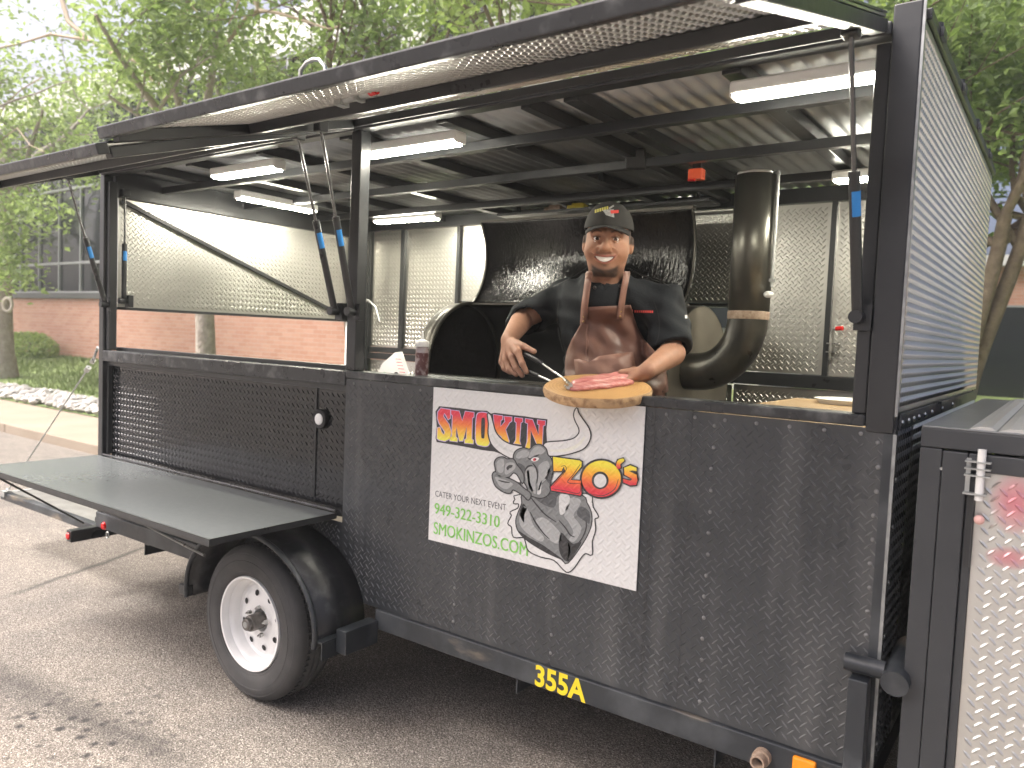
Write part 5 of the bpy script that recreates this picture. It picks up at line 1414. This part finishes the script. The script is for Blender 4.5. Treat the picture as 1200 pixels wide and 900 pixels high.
# lawn: one sheet rising gently to the wall
GRASSM = mat('lawn_grass', (.13, .19, .055), .9, base2=(.22, .28, .10), vscale=3, bump=.02, bscale=25)
def lawn_z(y): return .13+.37*min(1, max(0, (y-6.9)/4.3))
ys = [5.9, 6.4, 6.95, 7.5, 8.2, 9, 10, 11.3, 30, 200]
lw = MB().sheet([[(xx, y, lawn_z(y)+(.02*math.sin(xx*1.3+y) if 7 < y < 11 else 0)) for xx in np.linspace(-90, 60, 100)] for y in ys]).build('lawn', GRASSM, None, smooth=180)
tag(lw, 'green lawn rising to the brick wall', kind='structure')
rng = np.random.default_rng(5)
n = 26000
bx = rng.uniform(-32, -9, n); by = rng.uniform(6.95, 11.1, n)
bz = np.array([lawn_z(y) for y in by]); hgt = rng.uniform(.04, .11, n); an = rng.uniform(0, math.pi, n)
w = .012
V = np.stack([np.stack([bx-np.cos(an)*w, by-np.sin(an)*w, bz-.01], 1), np.stack([bx+np.cos(an)*w, by+np.sin(an)*w, bz-.01], 1), np.stack([bx+rng.normal(0, .03, n), by+rng.normal(0, .03, n), bz+hgt], 1)], 1).reshape(-1, 3)
tag(MB().add(V.tolist(), [(3*i, 3*i+1, 3*i+2) for i in range(n)]).build('grass', GRASSM), 'short grass blades on the lawn', kind='stuff')
# white landscaping rocks
ROCK = mat('white_rock', (.42, .405, .38), .85, var=.3, vscale=3, bump=.01, bscale=20)
rk = MB()
random.seed(11)
for i in range(2600):
    xx = random.uniform(-24, -6.5); yy = random.uniform(5.93, 6.98)
    r = random.uniform(.035, .085)
    c = Vector((xx, yy, .125+r*.45+random.uniform(0, .05)))
    bm = [(1, 0, 0), (-1, 0, 0), (0, 1, 0), (0, -1, 0), (0, 0, 1), (0, 0, -1), (.6, .6, .5), (-.6, .6, .5), (.6, -.6, .5), (-.6, -.6, .5)]
    vs = [c+Vector((a*r*random.uniform(.75, 1.3), b*r*random.uniform(.75, 1.3), d*r*random.uniform(.6, .95))) for a, b, d in bm]
    rk.add(vs, [(4, 6, 7), (4, 7, 9), (4, 9, 8), (4, 8, 6), (0, 2, 6), (2, 7, 6), (2, 1, 7), (1, 9, 7), (1, 3, 9), (3, 8, 9), (3, 0, 8), (0, 6, 8), (0, 5, 2), (2, 5, 1), (1, 5, 3), (3, 5, 0)])
tag(rk.build('landscape_rocks', ROCK), 'strip of white landscaping rocks between sidewalk and lawn', kind='stuff')

# brick and glass office building
BRICK = mat('red_brick', (.4, .15, .09), .85)
N, L, P = NT(BRICK)
tc = N.new('ShaderNodeTexCoord'); mp = N.new('ShaderNodeMapping'); mp.inputs['Rotation'].default_value = (math.radians(90), 0, 0)
L.new(tc.outputs['Object'], mp.inputs[0])
bt_ = N.new('ShaderNodeTexBrick'); L.new(mp.outputs[0], bt_.inputs['Vector'])
bt_.inputs['Scale'].default_value = 1; bt_.inputs['Brick Width'].default_value = .3; bt_.inputs['Row Height'].default_value = .095; bt_.inputs['Mortar Size'].default_value = .006
bt_.inputs['Color1'].default_value = (.42, .19, .13, 1); bt_.inputs['Color2'].default_value = (.5, .27, .2, 1); bt_.inputs['Mortar'].default_value = (.45, .36, .3, 1)
nn = noise(N, L, tc.outputs['Object'], .7, 4)
L.new(mixc(N, L, mth(N, L, 'MULTIPLY', nn, .35), bt_.outputs[0], (.52, .36, .28)), P.inputs['Base Color'])
GLASS = mat('dark_window_glass', (.015, .02, .022), .06, spec=.6, var=.3, vscale=.4)
MULL = mat('grey_mullion', (.33, .35, .35), .4, .3)
PALE = mat('pale_concrete_wall', (.6, .6, .59), .8, var=.06, vscale=.8)
BY_ = 11.2
OFF = thing('office_building', 'red brick office building with dark glass curtain wall behind the lawn', 'building', (-26, BY_+3, .3))
MB().box((-50, BY_, 0), (-6, BY_+.3, 2.24)).build('brick_base', BRICK, OFF)
MB().box((-50, BY_-.08, 2.242), (-6, BY_+.3, 2.42)).build('sill_band', mat('dark_sill', (.06, .065, .065), .5), OFF, bevel=.01)
MB().box((-50, BY_+.15, 2.422), (-6, BY_+.3, 7.7)).build('inner_wall', mat('dim_interior', (.03, .032, .033), .8), OFF)
zrow = [2.43, 3.32, 5.55, 6.6, 7.7]
xs = np.arange(-49.9, -13.5, 1.36)
pane_me = {}
for r in range(4):
    for k in range(len(xs)-1):
        if r not in pane_me:
            b = MB().box((.034, BY_+.02, zrow[r]+.04), (1.326, BY_+.04, zrow[r+1]-.04)); me = bpy.data.meshes.new('pane'); me.from_pydata(b.v, [], b.f); me.materials.append(GLASS); pane_me[r] = me
        o = bpy.data.objects.new('pane', pane_me[r]); COL.objects.link(o); o.location = (xs[k], 0, 0); adopt(o, OFF)
for x in xs: MB().box((x-.03, BY_-.04, 2.423), (x+.03, BY_+.06, 7.7)).build('mullion', MULL, OFF)
for z in zrow: MB().box((-50, BY_-.03, z-.035), (-13.5, BY_+.055, z+.035)).build('transom', MULL, OFF)
MB().box((-50, BY_-.05, 7.74), (-13.4, BY_+.29, 8.7)).build('parapet', PALE, OFF)
MB().box((-13.4, BY_-.02, 2.424), (-5.9, BY_+.14, 9)).build('pale_wall', PALE, OFF)
for z in (3.3, 6.4):
    for x in (-12.6, -10.4, -8.2):
        f = MB().box((x, BY_-.05, z), (x+1.5, BY_-.022, z+1.7)).build('window', MULL, OFF)
        MB().box((x+.08, BY_-.06, z+.08), (x+1.42, BY_-.051, z+1.62)).build('pane', GLASS, f)
BT = thing('brick_tower', 'red brick stair tower rising behind the trees', 'building', (-5.0, 14, .3))
q0, q1 = at(528, 30, 1, 13.5), at(556, 30, 1, 13.5)
MB().box((q0.x, 13.5, 0), (q1.x, 15.5, 12)).build('shaft', BRICK, BT)
MB().box((q0.x-.1, 13.4, 12), (q1.x+.1, 15.6, 12.2)).build('coping', PALE, BT)
FB = thing('brick_building', 'low red brick building with dark shopfront panes far beyond the leaning stems', 'building', (4, 27, .3))
MB().box((-9, 26, 0), (14, 30, 4.2)).build('wall', BRICK, FB)
MB().box((-9.2, 25.7, 4.2), (14.2, 30.2, 4.5)).build('roof_slab', PALE, FB)
for x in (-8, -5.6, -3.2, -.8, 1.6, 4, 6.4):
    f = MB().box((x, 25.93, .4), (x+2.3, 25.99, 3.1)).build('window', MULL, FB)
    MB().box((x+.06, 25.9, .5), (x+2.24, 25.929, 3.04)).build('pane', GLASS, f)
PW = thing('grey_office', 'pale grey office block behind the trees', 'building', (-6, 22, .3))
MB().box((-16, 20, 0), (-6.5, 24, 14)).build('wall', PALE, PW)
for z in (2, 5, 8, 11):
    for x in (-15.3, -13, -10.7, -8.6):
        f = MB().box((x, 19.93, z), (x+1.6, 19.99, z+1.8)).build('window', MULL, PW); MB().box((x+.1, 19.9, z+.1), (x+1.5, 19.929, z+1.7)).build('pane', GLASS, f)

# ------------------------------------------------------------------ trees
def bark(name, a, b): return mat(name, a, .9, base2=b, vscale=9, bump=.03, bscale=14)
BARK1 = bark('grey_bark', (.24, .21, .175), (.4, .36, .31)); BARK2 = bark('brown_bark', (.12, .09, .065), (.22, .17, .125))
def leafmat(name, a, b):
    m = mat(name, a, .55)
    N, L, P = NT(m)
    oi = N.new('ShaderNodeNewGeometry')
    c = ramp(N, L, oi.outputs['Random Per Island'], ((0, a), (.6, tuple((x+y)/2 for x, y in zip(a, b))), (1, b)))
    L.new(c, P.inputs['Base Color'])
    tr = N.new('ShaderNodeBsdfTranslucent'); mx = N.new('ShaderNodeMixShader'); mx.inputs[0].default_value = .52
    L.new(mixc(N, L, .4, c, (.3, .42, .05)), tr.inputs['Color'])
    L.new(P.outputs[0], mx.inputs[1]); L.new(tr.outputs[0], mx.inputs[2]); L.new(mx.outputs[0], N['Material Output'].inputs[0])
    return m
LEAF1 = leafmat('ash_leaves', (.18, .265, .1), (.38, .48, .22)); LEAF2 = leafmat('dark_leaves', (.14, .215, .09), (.31, .41, .19)); LEAF3 = leafmat('lime_leaves', (.2, .29, .09), (.42, .52, .2))
def tree(name, label, base, r, fork, top, spread, leaves, barkm, leafm, seed, lean=(0, 0), nl=9000, group='street trees beyond the trailer', stems=1, size=.1, low=0., extra=()):
    R = random.Random(seed); rg = np.random.default_rng(seed)
    B = Vector(base)
    T = thing(name, label, 'tree', B, group)
    mb = MB(); tips = []
    def limb(p, d, ln, rad, lev):
        pts = [p]; rs = [rad]; k = 5
        for i in range(k):
            d = (d+Vector((R.gauss(0, .16), R.gauss(0, .16), R.gauss(.04, .12)))).normalized()
            pts.append(pts[-1]+d*ln/k); rs.append(rad*(1-.13*(i+1)))
        mb.tube(pts, rs, 8 if lev < 2 else 5)
        if lev >= 3:
            tips.extend(pts[1:]); return
        for i in range(R.choice((3, 4)) if lev else 4):
            j = R.randint(2, k)
            nd = (d*R.uniform(.3, .9)+Vector((R.gauss(0, .7), R.gauss(0, .7), R.gauss(.12, .42)))).normalized()
            limb(pts[j], nd, ln*R.uniform(.5, .75), rs[j]*R.uniform(.45, .65), lev+1)
        if lev >= 1: tips.extend(pts[3:])
    for s in range(stems):
        off = Vector((R.uniform(-.25, .25), R.uniform(-.2, .2), 0)) if stems > 1 else Vector((0, 0, 0))
        ln = Vector((lean[0]+(R.uniform(-.35, .35) if stems > 1 else 0), lean[1], 1))
        pts = [B+off+Vector((0, 0, -.1))]; rs = [r*1.35]
        for i in range(1, 8):
            t = i/7
            pts.append(B+off+Vector((ln.x*fork*t+.05*math.sin(5*t+seed), ln.y*fork*t+.04*math.cos(4*t+seed), fork*t))); rs.append(r*(1-.35*t))
        mb.tube(pts, rs, 12)
        for i in range(5 if stems == 1 else 3):
            a = 2*math.pi*(i+R.random()*.6)/5
            nd = Vector((math.cos(a)*spread, math.sin(a)*spread, R.uniform(.5, 1.2))).normalized()
            limb(pts[-1] if i % 2 else pts[-2], nd, (top-fork)*R.uniform(.42, .6), rs[-1]*R.uniform(.5, .75), 1)
        limb(pts[-1], Vector((R.gauss(0, .15), R.gauss(0, .15), 1)), (top-fork)*.55, rs[-1]*.75, 1)
    mb.build('trunk', barkm, T, smooth=60)
    tp = np.array([tuple(t) for t in tips])
    tp = tp[tp[:, 2] > B.z+low+1.0]
    if len(extra): tp = np.concatenate([tp, np.array([tuple(e) for e in extra for _ in range(1)])])
    pick = tp[rg.integers(0, len(tp), nl)]
    P_ = pick+rg.normal(0, 1, (nl, 3))*(.26, .26, .2)
    nrm = rg.normal(0, 1, (nl, 3)); nrm[:, 2] = np.abs(nrm[:, 2])+.5; nrm /= np.linalg.norm(nrm, axis=1)[:, None]
    a = np.cross(nrm, rg.normal(0, 1, (nl, 3))); a /= np.linalg.norm(a, axis=1)[:, None]
    b = np.cross(nrm, a)
    s = (size*rg.uniform(.6, 1.25, nl))[:, None]
    V = np.stack([P_-a*s*.62, P_+b*s*.34+nrm*s*.06, P_+a*s*.62-nrm*s*.16, P_-b*s*.34+nrm*s*.06], 1).reshape(-1, 3)
    MB().add(V.tolist(), [(4*i, 4*i+1, 4*i+2, 4*i+3) for i in range(nl)]).build('crown', leafm, T)
    return T
def gz(y): return lawn_z(y)
T = tree('ash_tree', 'thick grey trunked tree with a pale ring scar on its bark, beside the shrub', (at(5, 437, 1, 7.6).x, 7.6, gz(7.6)), .24, 4.6, 11, 1.0, 1, BARK1, LEAF1, 2, nl=7800, low=2.4, size=.13, extra=[at(px+dx*6, py+dy*8, 1, 7.1) for px, py in ((10, 235), (30, 245), (52, 250), (12, 275), (8, 305), (25, 322), (0, 260), (0, 290), (-5, 320)) for dx in (-1, 0, 1) for dy in (-1, 0, 1)])
q = at(9, 357, 1, 7.6); q = q+(CAM-q).normalized()*.27
MB().tube([q+CR*math.cos(t)*.10+CU*math.sin(t)*.15 for t in (2*math.pi*k/20 for k in range(21))], .035, 8).build('ring_scar', mat('pale_scar', (.5, .46, .4), .9), T, smooth=60)
tree('ash_tree', 'forked grey tree whose trunk shows through the trailer opening', (-12.75, 8.1, gz(8.1)), .19, 4.3, 9.5, .9, 1, BARK1, LEAF1, 7, nl=7000, low=2.6, size=.12)
for i, (px, y, sd, h, lf, lb) in enumerate(((432, 9.0, 21, 10, LEAF2, 'slim brown trunked tree rising between the ash and the stair tower'), (520, 10.0, 22, 10.5, LEAF1, 'slim straight tree in front of the pale office wall'), (612, 10.2, 23, 10, LEAF3, 'lime green tree standing beside the brick stair tower'), (760, 9.0, 31, 9.0, LEAF3, 'lime green tree behind the middle of the trailer roof'))):
    p = at(px, 200, 1, y)
    tree('street_tree', lb, (p.x, y, gz(y)), .15, 4.6, h, .7, 1, BARK2, lf, sd, nl=4200, size=.12, lean=(-.16 if i < 2 else 0, 0))
tree('street_tree', 'leaning brown tree with several stems near the trailer front end', (-1.15, 12.2, gz(12.2)), .13, 3.0, 9.5, .9, 1, BARK2, LEAF1, 41, lean=(.35, 0), nl=16000, stems=3, size=.12, low=1.5)
tree('street_tree', 'broad tree spreading over the cabinet in front of the trailer', (4.2, 9.4, gz(9.4)), .2, 3.2, 9.0, 1.0, 1, BARK2, LEAF1, 43, nl=12000, size=.12, low=.8)
tree('street_tree', 'dark leaved tree farther back beyond the trailer front end', (.2, 15, .5), .2, 3.4, 11, 1.0, 1, BARK2, LEAF2, 47, nl=19000, size=.16)
tree('street_tree', 'dark leaved tree far behind the leaning stems', (-3.6, 16, .5), .2, 3.6, 12, 1.0, 1, BARK2, LEAF2, 53, nl=19000, size=.16)
tree('street_tree', 'tall pale green tree at the corner of the glass office', (-28.5, 8.6, gz(8.6)), .25, 4, 12, 1., 1, BARK1, LEAF3, 59, nl=11000, size=.15)
# pale bare twigs hanging among the leaves
TW = mat('bare_twig', (.42, .34, .25), .9)
tw = thing('dead_branch', 'pale bare twisted branch among the leaves of the forked tree', 'branch', at(190, 90, 1, 7.4))
R = random.Random(4)
def twig(pts, r, n, y0):
    P3 = [at(a, b, 1, y0+R.uniform(-.15, .15)) for a, b in pts]
    MB().tube(P3, [r*(1-.6*i/len(P3)) for i in range(len(P3))], 6).build('twig', TW, tw, smooth=60)
twig([(70, -10), (80, 25), (105, 47), (130, 62), (160, 72), (178, 92)], .05, 0, 7.4)
twig([(105, 47), (60, 40), (20, 52), (-10, 58)], .032, 0, 7.4)
twig([(160, 72), (170, 88), (185, 100), (192, 88), (185, 72), (172, 78)], .02, 0, 7.4)
twig([(150, 50), (160, 70), (178, 90), (190, 95)], .018, 0, 7.4)
twig([(198, 22), (212, 18), (225, 8), (240, 22)], .02, 0, 7.4)
twig([(304, 12), (325, 15), (355, 24), (385, 34), (400, 30)], .028, 0, 8.0)
twig([(280, 0), (275, 15), (268, 28)], .018, 0, 7.4)
twig([(300, 2), (303, 12), (285, 25), (270, 45), (262, 60)], .05, 0, 8.0)
twig([(-10, 150), (8, 120), (25, 105), (50, 90)], .02, 0, 7.2)
twig([(0, 165), (20, 150), (35, 170), (52, 178)], .016, 0, 7.2)
# clipped shrub by the brick wall
sh = thing('shrub', 'low rounded green shrub at the foot of the brick wall', 'shrub', (-25.8, 10.5, gz(10.5)))
rg = np.random.default_rng(9); n = 3500
d = rg.normal(0, 1, (n, 3)); d /= np.linalg.norm(d, axis=1)[:, None]
c = d*(1.5, .55, .5)*rg.uniform(.75, 1.03, (n, 1))+(-25.8, 10.5, gz(10.5)+.25)
c = c[c[:, 2] > gz(10.5)]; n = len(c)
a = rg.normal(0, 1, (n, 3)); a /= np.linalg.norm(a, axis=1)[:, None]; b = np.cross(a, d[:n]); s = .09
V = np.stack([c-a*s*.6, c+b*s*.4, c+a*s*.6, c-b*s*.4], 1).reshape(-1, 3)
MB().add(V.tolist(), [(4*i, 4*i+1, 4*i+2, 4*i+3) for i in range(n)]).build('foliage', LEAF3, sh)
MB().cyl((-25.8, 10.5, gz(10.5)-.05), (-25.8, 10.5, gz(10.5)+.5), .05).build('stem', BARK2, sh)
# ------------------------------------------------------------------ thin pale volume added to lighten the background as lens glare would
hz = MB().box((-60, -12, -1), (30, 40, 16)).build('added_haze')
tag(hz, 'thin pale veil added to lighten the background', kind='stuff')
hm = bpy.data.materials.new('thin_added_haze'); hm.use_nodes = True
hm.node_tree.nodes.remove(hm.node_tree.nodes['Principled BSDF'])
pv = hm.node_tree.nodes.new('ShaderNodeVolumePrincipled')
pv.inputs['Color'].default_value = (.95, .96, .97, 1)
pv.inputs['Density'].default_value = .0025
pv.inputs['Anisotropy'].default_value = .2
hm.node_tree.links.new(pv.outputs[0], hm.node_tree.nodes['Material Output'].inputs['Volume'])
hz.data.materials.append(hm)
